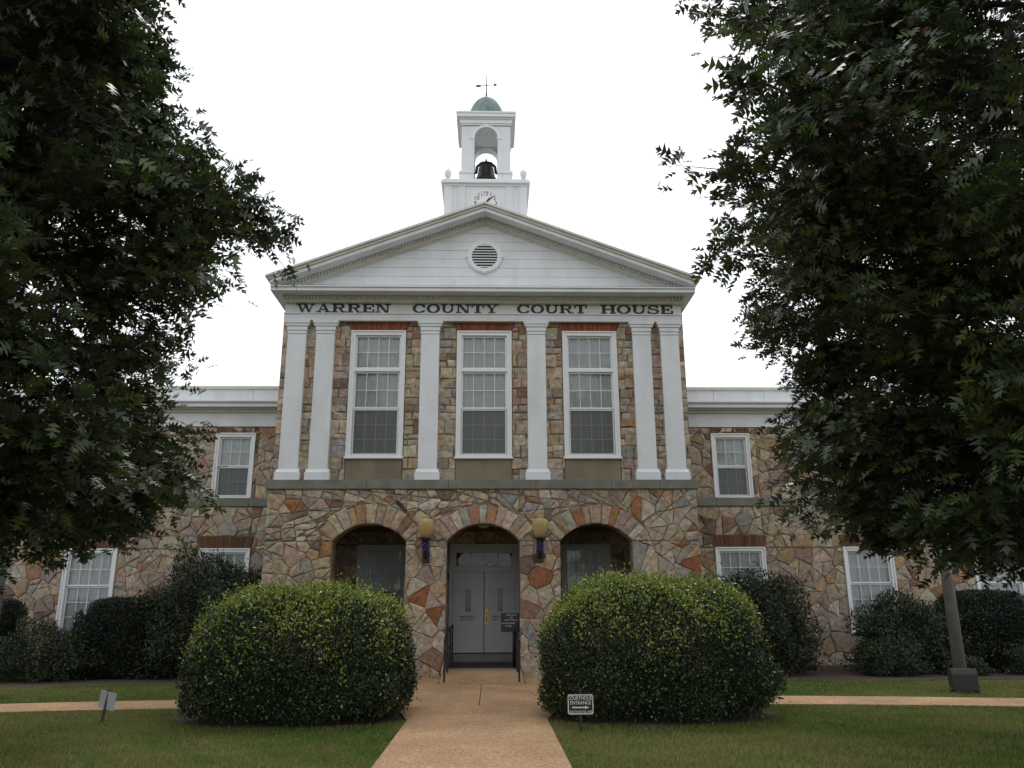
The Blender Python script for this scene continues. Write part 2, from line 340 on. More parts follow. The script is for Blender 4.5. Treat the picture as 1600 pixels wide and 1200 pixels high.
def rubble(x0, x1, z0, z1, holes, size=.36, rows=False):
    cellsq = []
    if rows:                       # roughly squared stones in uneven courses
        z = z0
        while z < z1-.05:
            h = min(rng.uniform(.17, .40), z1-z); x = x0-rng.uniform(0, .3)
            if z1-z-h < .1: h = z1-z
            while x < x1:
                w_ = rng.uniform(.26, .62); a, b_ = max(x, x0), min(x+w_, x1); x += w_
                if b_-a < .05: continue
                parts = [(a, b_, z, z+h)]
                if h > .3 and rng.uniform() < .35:
                    m_ = z+h*rng.uniform(.35, .65); parts = [(a, b_, z, m_), (a, b_, m_, z+h)]
                elif b_-a > .45 and rng.uniform() < .25:
                    m_ = a+(b_-a)*rng.uniform(.4, .6); parts = [(a, m_, z, z+h), (m_, b_, z, z+h)]
                for p, q, c, d in parts:
                    j = rng.uniform(-.02, .02, 8)
                    cellsq.append([(p+j[0], c+j[1]), (q+j[2], c+j[3]), (q+j[4], d+j[5]), (p+j[6], d+j[7])])
            z += h
        cand = []
        for c in cellsq:
            for nx, nz, d in ((-1, 0, -x0), (1, 0, x1), (0, -1, -z0), (0, 1, z1)): c = clip(c, nx, nz, d)
            if len(c) > 2: cand.append(((sum(q[0] for q in c)/len(c), sum(q[1] for q in c)/len(c)), c))
    else:
        n = int((x1-x0)*(z1-z0)/(size*size)*12); P_ = []; stretch = rng.uniform(.7, .9)
        for _ in range(n):
            p = (rng.uniform(x0, x1), rng.uniform(z0, z1)); q = rng.choice([.8, 1.2, 1.9, 2.4], p=[.25, .3, .25, .20])*size*.95
            if all(((p[0]-a)*stretch)**2+((p[1]-c)*1.15)**2 > ((q+r_)*.5)**2 for a, c, r_ in P_): P_.append((*p, q))
        S = np.array(P_); cand = []
        for i, s_ in enumerate(P_):
            cell = rect(x0, x1, z0, z1)
            d2 = ((S[:, :2]-S[i, :2])**2).sum(1); nb = np.argsort(d2)[1:24]
            for j in nb:
                q = S[j]; nx, nz = q[:2]-S[i, :2]
                d = (q[0]**2+q[1]**2-s_[0]**2-s_[1]**2-.22*(q[2]**2-s_[2]**2))/2
                cell = clip(cell, nx, nz, d)
                if len(cell) < 3: break
            if len(cell) > 2: cand.append(((s_[0], s_[1]), cell))
    if not rows:
        work = [c for _, c in cand]; fin = []
        while work:
            c = work.pop(); A = area(c)
            if A < rng.lognormal(math.log(.165), .5) or len(c) < 3: fin.append(c); continue
            mx_ = sum(q[0] for q in c)/len(c); mz_ = sum(q[1] for q in c)/len(c)
            far = max(((p, q) for p in c for q in c), key=lambda t: (t[0][0]-t[1][0])**2+(t[0][1]-t[1][1])**2)
            th = math.atan2(far[1][1]-far[0][1], far[1][0]-far[0][0])+rng.normal()*.38
            nx, nz = math.cos(th), math.sin(th); d = nx*mx_+nz*mz_+rng.normal()*.12*math.sqrt(A)
            a_, b_ = clip(c, nx, nz, d), clip(c, -nx, -nz, -d)
            if min(area(a_), area(b_)) < .02: fin.append(c); continue
            work += [a_, b_]
        cand = []
        for c in fin:              # cut the openings out exactly
            keep_ = [c]
            for h in holes:
                nxt = []
                for k in keep_:
                    rem = k
                    for a, b_ in zip(h, h[1:]+h[:1]):
                        nx, nz = b_[1]-a[1], -(b_[0]-a[0]); d = nx*a[0]+nz*a[1]
                        o_ = clip(rem, -nx, -nz, -d)
                        if area(o_) > .012: nxt.append(o_)
                        rem = clip(rem, nx, nz, d)
                        if len(rem) < 3: break
                keep_ = nxt
            cand += keep_
        return [c for c in cand if area(c) > .012]
    out = []
    for s_, cell in cand:
        for h in holes:
            if len(cell) < 3: break
            best = None
            for a, b_ in zip(h, h[1:]+h[:1]):        # outward normal of a CCW polygon edge
                nx, nz = b_[1]-a[1], -(b_[0]-a[0]); d = nx*a[0]+nz*a[1]
                c2 = clip(cell, -nx, -nz, -d); A = area(c2)+(100 if nx*s_[0]+nz*s_[1] > d else 0)
                if best is None or A > best[0]: best = (A, c2)
            cell = best[1]
        if len(cell) > 2 and area(cell) > .008: out.append(cell)
    return out
def stone_geo(poly, mb, Y, col, gap=.007, prot=.026):
    # clean, inset, roughen, then crown
    p = [poly[i] for i in range(len(poly)) if math.hypot(poly[i][0]-poly[i-1][0], poly[i][1]-poly[i-1][1]) > .02]
    if len(p) < 3: return False
    cx = sum(a for a, _ in p)/len(p); cz = sum(c for _, c in p)/len(p)
    q = []
    for i in range(len(p)):
        a, b_ = p[i], p[(i+1) % len(p)]; q.append((a, .012))
        if math.hypot(a[0]-b_[0], a[1]-b_[1]) > .13: q.append((((a[0]+b_[0])/2, (a[1]+b_[1])/2), .022))
    def ins(pt, g_):
        dx, dz = cx-pt[0], cz-pt[1]; L_ = math.hypot(dx, dz); k = min(g_/max(L_, .01), .5); return (pt[0]+dx*k, pt[1]+dz*k)
    o = [ins((a[0]+rng.uniform(-j, j)*.6, a[1]+rng.uniform(-j, j)*.6), gap*1.25) for a, j in q]
    n = len(o); pr = prot*rng.uniform(.6, 1.5)
    tx, tz = rng.uniform(-.035, .035, 2)
    def yy(pt, e): return Y-e-tx*(pt[0]-cx)-tz*(pt[1]-cz)
    i1 = [ins(a, rng.uniform(.012, .03)) for a in o]
    V = [(a[0], Y+.005, a[1]) for a in o]+[(a[0], yy(a, pr*.55), a[1]) for a in o]+[(a[0], yy(a, pr+rng.uniform(-.006, .008)), a[1]) for a in i1]+[(cx, yy((cx, cz), pr+rng.uniform(0, .02)), cz)]
    F = []
    for i in range(n):
        k = (i+1) % n
        F += [(i, k, n+k, n+i), (n+i, n+k, 2*n+k, 2*n+i), (2*n+i, 2*n+k, 3*n)]
    mb.poly(V, F, col); return True

def wall_part(boxes, name='wall', prisms=(), front_mortar=True):
    b = MB()
    for bx in boxes: b.box(*bx)
    for pts, y0, y1 in prisms: b.prism(pts, y0, y1)
    o = b.build(name, [MORTAR, RUBBLE], CH)
    for p in o.data.polygons: p.material_index = 0 if p.normal.y < -.9 else 1
    return o

ARX = (-2.87, 0, 2.87); AHW, ASP, ACR = .92, 3.29, 3.72; AR = 1.2; ACZ = ACR-AR
ang = math.asin(AHW/AR)
def arc(cx, r_, n=14): return [(cx+r_*math.sin(t), ACZ+r_*math.cos(t)) for t in np.linspace(ang, -ang, n)]
# lower block: piers + headers with the arch cut out, 0.45 m thick
xs = [-5.5]; 
for a in ARX: xs += [a-AHW, a+AHW]
xs += [5.5]
prs = []
for a in ARX: prs.append(([(a-AHW, 4.6), ]+arc(a, AR)[::-1]+[(a+AHW, 4.6)], 0, .45))
prs = [(p[::-1], y0, y1) for p, y0, y1 in prs]
lower = wall_part([(xs[i], xs[i+1], 0, .45, -.2, 4.6) for i in (0, 2, 4, 6)] + [(s*5.5, s*5.05, .45, 3.6, -.2, 4.6) for s in (-1, 1)], prisms=prs)
lower['label'] = 'lower fieldstone wall with three segmental arches'
# upper block wall at y=.3 with three window openings
WX = (-2.885, 0, 2.885); WHW = .735; WZ0, WZ1 = 5.49, 8.98
ub = []; xs = [-5.5]
for a in WX: xs += [a-WHW, a+WHW]
xs += [5.5]
ub = [(xs[i], xs[i+1], .3, .7, 4.6, 9.5) for i in (0, 2, 4, 6)]+[(a-WHW, a+WHW, .3, .7, WZ1, 9.5) for a in WX]+[(a-WHW, a+WHW, .3, .7, 4.6, WZ0) for a in WX]
ub += [(s*5.5, s*5.1, .7, 14, 4.6, 9.9) for s in (-1, 1)]
upper = wall_part(ub); upper['label'] = 'upper fieldstone wall behind the pilasters'
# wings + porch back wall at y=3.6
WY = 3.6
def wing_wall(x0, x1, z0, z1, holes):      # rectangular wall with rect holes, split into column strips
    cuts = sorted(set([x0, x1]+[c for h in holes for c in (h[0], h[1])])); bx = []
    for a, b_ in zip(cuts[:-1], cuts[1:]):
        hh = sorted([(h[2], h[3]) for h in holes if h[0] < (a+b_)/2 < h[1]]); z = z0
        for p, q in hh:
            if p > z: bx.append((a, b_, WY, WY+.4, z, p))
            z = q
        bx.append((a, b_, WY, WY+.4, z, z1))
    return bx
UPW = [7.56, 11.36, 15.3]; UHW = .585
LOW = [7.61, 11.45, 15.35]; LHW = .74
def wing_holes(s):
    H = []
    for x in UPW: H.append((s*x-UHW, s*x+UHW, 4.84, 6.81))
    for x in LOW: H.append((s*x-LHW, s*x+LHW, .95, 3.36))
    return H
DHW = 1.02
PORCH = [(-3.72, -2.28, .95, 3.45), (2.28, 3.72, .95, 3.45), (-DHW, DHW, .2, 3.48)]
wr = wall_part(wing_wall(5.5, 20, -.2, 7.02, wing_holes(1)), 'wing_wall')
wl = wall_part(wing_wall(-20, -5.5, -.2, 7.02, wing_holes(-1)), 'wing_wall')
pb = wall_part(wing_wall(-5.05, 5.05, -.2, 4.55, PORCH), 'porch_wall')

# stones
cells = []        # (poly, Y, colour, wall)
R_OUT = 1.70
holes = []
for a in ARX:
    holes.append(rect(a-AHW, a+AHW, -1, ASP))
    holes.append([(a-AHW, ASP-.01), (a+AHW, ASP-.01)]+[(a+R_OUT*math.sin(t), ACZ+R_OUT*math.cos(t)) for t in np.linspace(ang, -ang, 9)])
SPECIAL = [((-2.02, 3.98), (.035, .03, .028)), ((-1.78, 3.86), (.40, .21, .09)), ((-2.98, 4.0), (.34, .20, .11)), ((-4.75, 4.25), (.34, .15, .07)), ((1.4, 2.93), (.06, .06, .06)), ((1.43, 2.35), (.26, .11, .06)),
           ((-1.4, 2.12), (.28, .11, .05)), ((-1.38, 1.5), (.27, .10, .05)), ((2.42, 4.0), (.30, .14, .07)), ((3.35, 3.98), (.36, .18, .08)), ((5.2, 3.2), (.31, .12, .05)), ((5.2, 2.55), (.28, .10, .05)), ((-3.75, 3.05), (.36, .19, .09)), ((4.0, 4.2), (.33, .14, .07))]
for p in rubble(-5.5, 5.5, 0, 4.6, holes, .40): cells.append([p, 0, stone_col(), lower])
for a in ARX:
    cuts = np.linspace(-ang, ang, 12)+np.concatenate([[0], rng.uniform(-.028, .028, 10), [0]])
    for t0, t1 in zip(cuts[:-1], cuts[1:]):
        ro = R_OUT+rng.uniform(-.06, .04)
        p = [(a+AR*math.sin(t0), ACZ+AR*math.cos(t0)), (a+AR*math.sin(t1), ACZ+AR*math.cos(t1)), (a+ro*math.sin(t1), ACZ+ro*math.cos(t1)), (a+ro*math.sin(t0), ACZ+ro*math.cos(t0))]
        cells.append([p, 0, stone_col(), lower])
hu = [rect(a-WHW-.02, a+WHW+.02, 4.8, 8.98) for a in WX]+[[(a-WHW-.0, 8.96), (a+WHW+.0, 8.96), (a+WHW+.15, 9.3), (a-WHW-.15, 9.3)] for a in WX]
for p in rubble(-5.5, 5.5, 4.84, 9.3, hu, .34, True): cells.append([p, .3, stone_col(), upper])
PILX = [-5.08, -4.31, -1.47, 1.42, 4.31, 5.08]
for s, wl_ in ((1, wr), (-1, wl)):
    H = [rect(a, b_, c-.02, d+.0) for a, b_, c, d in wing_holes(s)]
    H += [[(s*x-LHW-.02, 3.34), (s*x+LHW+.02, 3.34), (s*x+LHW+.1, 3.72), (s*x-LHW-.1, 3.72)] for x in LOW]
    x0, x1 = (5.52, 19) if s > 0 else (-19, -5.52)
    for p in rubble(x0, x1, 0, 4.58, H, .40): cells.append([p, WY, tuple(np.array(stone_col())*.95), None])
    for p in rubble(x0, x1, 4.82, 7.0, H, .38): cells.append([p, WY, stone_col(), None])
for p in rubble(-5.05, 5.05, .2, 3.85, [rect(*h) for h in PORCH], .42): cells.append([p, WY, stone_col(), None])
for (sx, sz), c in SPECIAL:
    k = min((i for i in range(len(cells)) if cells[i][3] is lower), key=lambda i: (np.mean([q[0] for q in cells[i][0]])-sx)**2+(np.mean([q[1] for q in cells[i][0]])-sz)**2)
    cells[k][2] = c
def seen(c):
    x = np.mean([q[0] for q in c[0]]); z = np.mean([q[1] for q in c[0]])
    if c[3] is None: return 0
    if c[3] is lower: return area(c[0]) if (z > 2.15 or abs(x) < 1.6) else 0
    return 0 if any(abs(x-q) < .22 for q in PILX) else area(c[0])*.9
order = sorted(range(len(cells)), key=lambda i: -seen(cells[i])); own = set(i for i in order[:300] if seen(cells[i]) > 0)
rest = MB()
for i, (p, Y, c, wl_) in enumerate(cells):
    if i in own:
        b = MB()
        if stone_geo(p, b, Y, c): b.build('stone', STONE, wl_)
    else: stone_geo(p, rest, Y, c)
o = rest.build('stone_cladding', STONE, CH); o['kind'] = 'stuff'
print('stones', len(cells), len(own))

# string courses
def course(x0, x1, y0, y1, z0, z1, cuts):
    c = [x0]+sorted(cuts)+[x1]
    for a, b_ in zip(c[:-1], c[1:]):
        MB().box(a+.003, b_-.003, y0, y1, z0, z1).build('course_stone', SILL, CH, .008)
course(-5.56, 5.56, -.08, .42, 4.6, 4.835, [-3.0, -.9, 1.35, 3.3, 4.55])
for s in (-1, 1):
    a, b_ = (5.5, 19.5) if s > 0 else (-19.5, -5.5)
    course(a, b_, WY-.07, WY+.2, 4.59, 4.83, [s*7.0, s*8.9, s*10.8, s*12.7, s*14.6, s*16.5])
for a in WX: MB().box(a-WHW+.004, a+WHW-.004, .275, .32, 4.84, WZ0-.03).build('panel', PANEL, CH)

# pilasters
for x in PILX:
    b = MB(); b.box(x-.25, x+.25, .15, .31, 5.12, 8.95); sh = b.build('pilaster', WHITE, CH, .006)
    b = MB(); b.box(x-.325, x+.325, .09, .31, 4.837, 5.06)
    b.prismx([(.09, 5.06), (.31, 5.06), (.31, 5.15), (.15, 5.15), (.135, 5.11)], x-.30, x+.30); b.build('pilaster_base', WHITE, sh, .005)
    b = MB(); b.box(x-.265, x+.265, .13, .31, 8.86, 8.89); b.box(x-.27, x+.27, .125, .31, 8.95, 9.07); b.box(x-.315, x+.315, .095, .31, 9.07, 9.14); b.box(x-.345, x+.345, .07, .31, 9.14, 9.235)
    b.build('pilaster_capital', WHITE, sh, .006)

# brick lintels
def lintel(xc, hw, z0, z1, Y, flare, n, wing=False):
    b = MB()
    for k in range(n):
        t0, t1 = k/n, (k+1)/n; g_ = .006
        x0b, x1b = xc-hw+2*hw*t0+g_, xc-hw+2*hw*t1-g_
        x0t, x1t = xc-(hw+flare)+2*(hw+flare)*t0+g_, xc-(hw+flare)+2*(hw+flare)*t1-g_
        c = np.array((.30, .075, .035))*rng.uniform(.6, 1.25)*(np.array((.52, .95, 1.05)) if wing else np.array((.9, 1, 1)))
        b.prism([(x0b, z0), (x1b, z0), (x1t, z1), (x0t, z1)], Y-.03-rng.uniform(0, .008), Y+.02, tuple(c))
    b.build('brick_lintel', BRICK, CH)
for a in WX: lintel(a, WHW, 9.0, 9.3, .3, .14, 27)

# windows
UNIT = None
def pane_obj(x0, x1, z0, z1, y, parent):
    global UNIT
    if UNIT is None:
        UNIT = bpy.data.meshes.new('pane'); UNIT.from_pydata([(-.5, 0, -.5), (.5, 0, -.5), (.5, 0, .5), (-.5, 0, .5)], [], [(0, 1, 2, 3)]); UNIT.materials.append(GLASS)
    o = bpy.data.objects.new('pane', UNIT); o.location = ((x0+x1)/2, y, (z0+z1)/2); o.scale = (x1-x0, 1, z1-z0)
    link(o, parent); return o
def window(xc, hw, z0, z1, Y, sashes, cas=.11, dark=False, sill=True, blind=True, M=None):
    """sashes: list from top: (fraction, cols, rows, screen)"""
    M = M or TRIM
    b = MB(); y0, y1 = Y-.045, Y+.14
    b.box(xc-hw, xc-hw+cas, y0, y1, z0, z1); b.box(xc+hw-cas, xc+hw, y0, y1, z0, z1)
    b.box(xc-hw+cas, xc+hw-cas, y0, y1, z1-cas, z1); b.box(xc-hw+cas, xc+hw-cas, y0, y1, z0, z0+.05)
    # outer back-band
    b.box(xc-hw-.012, xc-hw+.03, y0-.025, y0+.03, z0, z1+.012); b.box(xc+hw-.03, xc+hw+.012, y0-.025, y0+.03, z0, z1+.012)
    b.box(xc-hw+.03, xc+hw-.03, y0-.025, y0+.03, z1-.03, z1+.012)
    W = b.build('window', M, CH, .004)
    if sill: MB().box(xc-hw-.04, xc+hw+.04, y0-.05, y1, z0-.055, z0-.001).build('sill', M, W, .005)
    ix0, ix1, iz0, iz1 = xc-hw+cas, xc+hw-cas, z0+.05, z1-cas
    H = iz1-iz0; z = iz1; sb = MB(); mb_ = MB(); st = .045
    for k, (fr, nc, nr, scr) in enumerate(sashes):
        zt, zb = z, z-H*fr; z = zb; yo = Y+.03+.03*(k if k else 0)
        if k == len(sashes)-1: yo = Y+.055
        elif k == len(sashes)-2: yo = Y+.02
        if len(sashes) == 3 and k == 0:
            yo = Y+.02; mbar = .08; MB().box(ix0-.001, ix1+.001, y0+.01, y1, zb, zb+mbar).build('transom_bar', M, W, .004); zb += mbar
        e = .0012*k
        sb.box(ix0+e, ix0+st, yo, yo+.04, zb, zt); sb.box(ix1-st, ix1-e, yo, yo+.04, zb, zt)
        sb.box(ix0+st, ix1-st, yo, yo+.04, zt-st, zt); sb.box(ix0+st, ix1-st, yo, yo+.04, zb, zb+st)
        px0, px1, pz0, pz1 = ix0+st, ix1-st, zb+st, zt-st
        mw = .0085
        for i in range(1, nc):
            xm = px0+(px1-px0)*i/nc; mb_.box(xm-mw, xm+mw, yo+.008, yo+.03, pz0, pz1)
        for j in range(1, nr):
            zm = pz0+(pz1-pz0)*j/nr; mb_.box(px0, px1, yo+.0065, yo+.0315, zm-mw, zm+mw)
        for i in range(nc):
            for j in range(nr):
                pane_obj(px0+(px1-px0)*i/nc+mw*.5, px0+(px1-px0)*(i+1)/nc-mw*.5, pz0+(pz1-pz0)*j/nr+mw*.5, pz0+(pz1-pz0)*(j+1)/nr-mw*.5, yo+.02, W)
        if scr:
            s_ = MB(); s_.poly([(px0, yo-.028, pz0), (px1, yo-.028, pz0), (px1, yo-.028, pz1), (px0, yo-.028, pz1)], [(0, 1, 2, 3)]); s_.build('insect_screen', SCREEN, W)
            f_ = MB(); t = .022
            f_.box(px0-t, px0, yo-.04, yo-.012, pz0-t, pz1+t); f_.box(px1, px1+t, yo-.04, yo-.012, pz0-t, pz1+t); f_.box(px0, px1, yo-.04, yo-.012, pz0-t, pz0); f_.box(px0, px1, yo-.04, yo-.012, pz1, pz1+t)
            f_.build('screen_frame', M, W)
    sb.build('sash', M, W, .003); mb_.build('muntins', M, W)
    if blind:
        # pleated curtain
        n = 60; V = []; F = []
        for i in range(n+1):
            x = ix0+.01+(ix1-ix0-.02)*i/n; y = Y+.135+.012*math.sin(i*1.05)+.006*math.sin(i*2.7)
            V += [(x, y, iz0), (x, y+.004*math.sin(i), iz1)]
        F = [(2*i, 2*i+2, 2*i+3, 2*i+1) for i in range(n)]
        q = MB(); q.poly(V, F, None, 0, True); q.build('curtain', BLIND, W)
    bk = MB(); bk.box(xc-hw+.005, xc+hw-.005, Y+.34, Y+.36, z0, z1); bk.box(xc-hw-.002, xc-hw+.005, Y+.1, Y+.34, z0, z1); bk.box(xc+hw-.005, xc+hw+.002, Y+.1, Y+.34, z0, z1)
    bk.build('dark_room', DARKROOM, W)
    return W
for a in WX: window(a, WHW, WZ0, WZ1, .3, [(.31, 4, 2, 0), (.31, 4, 2, 0), (.38, 4, 3, 1)], cas=.12)
for s in (-1, 1):
    for x in UPW: window(s*x, UHW, 4.84, 6.81, WY, [(.5, 3, 2, 0), (.5, 3, 2, 1)], sill=False)
    for i, x in enumerate(LOW):
        window(s*x, LHW, .95, 3.36, WY, [(.42, 4, 2, 0), (.58, 4, 3, 0)]); lintel(s*x, LHW+.02, 3.39, 3.7, WY, .08, 25, True)
    for x in UPW: lintel(s*x, UHW+.03, 6.84, 6.985, WY, .0, 16, True)
for x in (-3, 3): window(x, .72, .95, 3.45, WY, [(.5, 4, 3, 0), (.5, 4, 3, 1)], cas=.12, blind=True, M=DOORP)

# ---- wings' frieze, cornice, parapet
for s in (-1, 1):
    def X(a, b_): return (a, b_) if s > 0 else (-b_, -a)
    a, b_ = X(5.5, 20)
    MB().box(a, b_, WY-.05, WY+.4, 7.02, 7.45).build('frieze', WHITE, CH, .006)
    q = MB(); q.box(a, b_, WY-.12, WY+.4, 7.45, 7.52); q.box(a, b_, WY-.2, WY+.4, 7.52, 7.57); q.build('bed_moulding', GREYW, CH)
    q = MB(); q.prismx([(WY-.38, 7.57), (WY+.4, 7.57), (WY+.4, 7.75), (WY-.45, 7.75), (WY-.45, 7.71), (WY-.38, 7.66)], a, b_); q.build('cornice', WHITE, CH)
    cuts = [5.5, 7.15, 8.75, 10.4, 12.0, 13.6, 15.2, 16.8, 18.4, 20]
    for c0, c1 in zip(cuts[:-1], cuts[1:]):
        p, q_ = X(c0+.004, c1-.004); MB().box(p, q_, WY-.02, WY+.3, 7.75, 8.2).build('parapet_panel', WHITE, CH, .004)
    MB().box(a, b_, WY-.07, WY+.36, 8.2, 8.3).build('coping', GREYW, CH, .008)
    MB().box(a, b_, WY+.4, 14, 7.4, 7.7).build('flat_roof', ROOF, CH)
    xe = s*20; MB().box(xe-.2*s, xe, WY+.4, 14, -.2, 7.4).build('wing_end_wall', RUBBLE, CH)
q = MB(); q.box(8.45, 8.8, 6.5, 6.9, 7.7, 8.75); q.build('vent_stack', ROOF, CH)

# ---- entablature and pediment
q = MB(); q.box(-5.44, 5.44, .14, .7, 9.235, 9.42); q.box(-5.47, 5.47, .11, .7, 9.42, 9.455)
for s in (-1, 1): q.box(s*5.44, s*5.15, .7, 13.8, 9.24, 9.45)
q.build('architrave', WHITE, CH, .004)
q = MB(); q.box(-5.44, 5.44, .14, .7, 9.455, 9.72)
for s in (-1, 1): q.box(s*5.44, s*5.15, .7, 13.8, 9.455, 9.72)
frieze = q.build('frieze', WHITE, CH)
q = MB(); q.box(-5.48, 5.48, -.0, .7, 9.72, 9.76); q.box(-5.5, 5.5, -.03, .7, 9.76, 9.79)
for s in (-1, 1): q.box(s*5.5, s*5.15, .7, 13.8, 9.725, 9.79)
q.build('bed_moulding', GREYW, CH)
q = MB(); q.box(-5.5, 5.5, -.05, .7, 9.79, 9.875)
q.build('dentil_backing', GREYW, CH)
q = MB(); n = 118
for k in range(n):
    x = -5.5+11*(k+.5)/n; q.box(x-.024, x+.024, -.115, -.05, 9.795, 9.868)
o = q.build('dentils', GREYW, CH); o['kind'] = 'stuff'
q = MB(); q.prismx([(-.45, 9.875), (.7, 9.875), (.7, 10.0), (-.49, 10.0), (-.49, 9.975), (-.45, 9.955)], -5.72, 5.72)
for s in (-1, 1): q.box(s*5.72, s*5.15, .7, 13.9, 9.876, 9.999)
q.build('cornice', WHITE, CH)
# tympanum boards
SL = (12.38-10.20)/5.75
zt = 12.10; zb = 10.0; nb = 8
for k in range(nb):
    z0_, z1_ = zb+(zt-zb)*k/nb+.004, zb+(zt-zb)*(k+1)/nb-.003
    h0, h1 = (zt-z0_)/SL, max((zt-z1_)/SL, .01)
    MB().prism([(-h0, z0_), (h0, z0_), (h1, z1_), (-h1, z1_)], .10-.002*(k % 2), .2).build('board', WHITE, CH, .003)
MB().prism([(-5.6, 10.0), (5.6, 10.0), (0, 12.12)], .2, .6).build('gable_wall', GREYW, CH)
def rake(name, z_top, th, y0, y1, M, xe=5.75, drop=0):
    zl = z_top-SL*xe
    for s in (-1, 1):
        pts = [(0, z_top-th), (s*xe, zl-th), (s*xe, zl), (0, z_top)]
        MB().prism(pts[::-1] if s > 0 else pts, y0, y1).build(name, M, CH)
rake('raking_moulding', 12.13, .05, .05, .3, GREYW, 5.55)
rake('raking_moulding', 12.17, .05, -.02, .3, GREYW, 5.6)
for s in (-1, 1):
    q = MB(); n = 62
    for k in range(n):
        x = s*(.05+5.4*(k+.5)/n); z_ = 12.255-SL*abs(x)
        q.prism([(x-.024, z_-.085), (x+.024, z_-.085-SL*.048*s), (x+.024, z_-SL*.048*s), (x-.024, z_)], -.10, .02)
    o = q.build('dentils', GREYW, CH); o['kind'] = 'stuff'
rake('raking_moulding', 12.268, .1, -.03, .3, GREYW, 5.6)
rake('raking_cornice', 12.37, .105, -.45, .4, WHITE, 5.75)
rake('raking_cyma', 12.44, .07, -.50, .4, GREYW, 5.80)
rake('raking_cyma', 12.50, .06, -.56, .4, GREYW, 5.86)
# gable roof behind
for s in (-1, 1):
    pts = [(0, 12.40), (s*5.86, 12.40-SL*5.86), (s*5.86, 12.48-SL*5.86), (0, 12.48)]
    MB().prism(pts[::-1] if s > 0 else pts, .4, 13.9).build('roof', ROOF, CH)
    MB().box(s*5.55, s*5.84, .6, 13.9, 10.05, 10.42).build('gutter', WHITE, CH, .01)
MB().box(-5.1, 5.1, 13.6, 14, -.2, 9.9).build('rear_wall', RUBBLE, CH)
# louvred vent
VZ = 11.12
def ring(b, cx, cz, ro, ri, y0, y1, n=40):
    for k in range(n):
        a0, a1 = 2*math.pi*k/n, 2*math.pi*(k+1)/n
        b.prism([(cx+ri*math.cos(a0), cz+ri*math.sin(a0)), (cx+ro*math.cos(a0), cz+ro*math.sin(a0)), (cx+ro*math.cos(a1), cz+ro*math.sin(a1)), (cx+ri*math.cos(a1), cz+ri*math.sin(a1))], y0, y1)
b = MB(); ring(b, 0, VZ, .47, .36, .03, .11); vent = b.build('louvre_vent', TRIM, CH)
b = MB(); ring(b, 0, VZ, .50, .46, .06, .11)
for t in range(4):
    a = t*math.pi/2; cx, cz = .48*math.cos(a), VZ+.48*math.sin(a); b.box(cx-.035, cx+.035, .025, .1, cz-.035, cz+.035)
b.build('vent_moulding', TRIM, vent)
b = MB(); b.prism([(.365*math.cos(t), VZ+.365*math.sin(t)) for t in np.linspace(0, 2*math.pi, 32, endpoint=False)], .092, .0975); b.build('vent_back', DARKROOM, vent)
for k in range(9):
    z = VZ-.32+.08*k; hw = math.sqrt(max(.36**2-(z-VZ)**2, .01))
    b = MB(); b.prismx([(.035, z-.012), (.09, z+.02), (.09, z+.035), (.035, z+.018)], -hw, hw); b.build('slat', TRIM, vent)

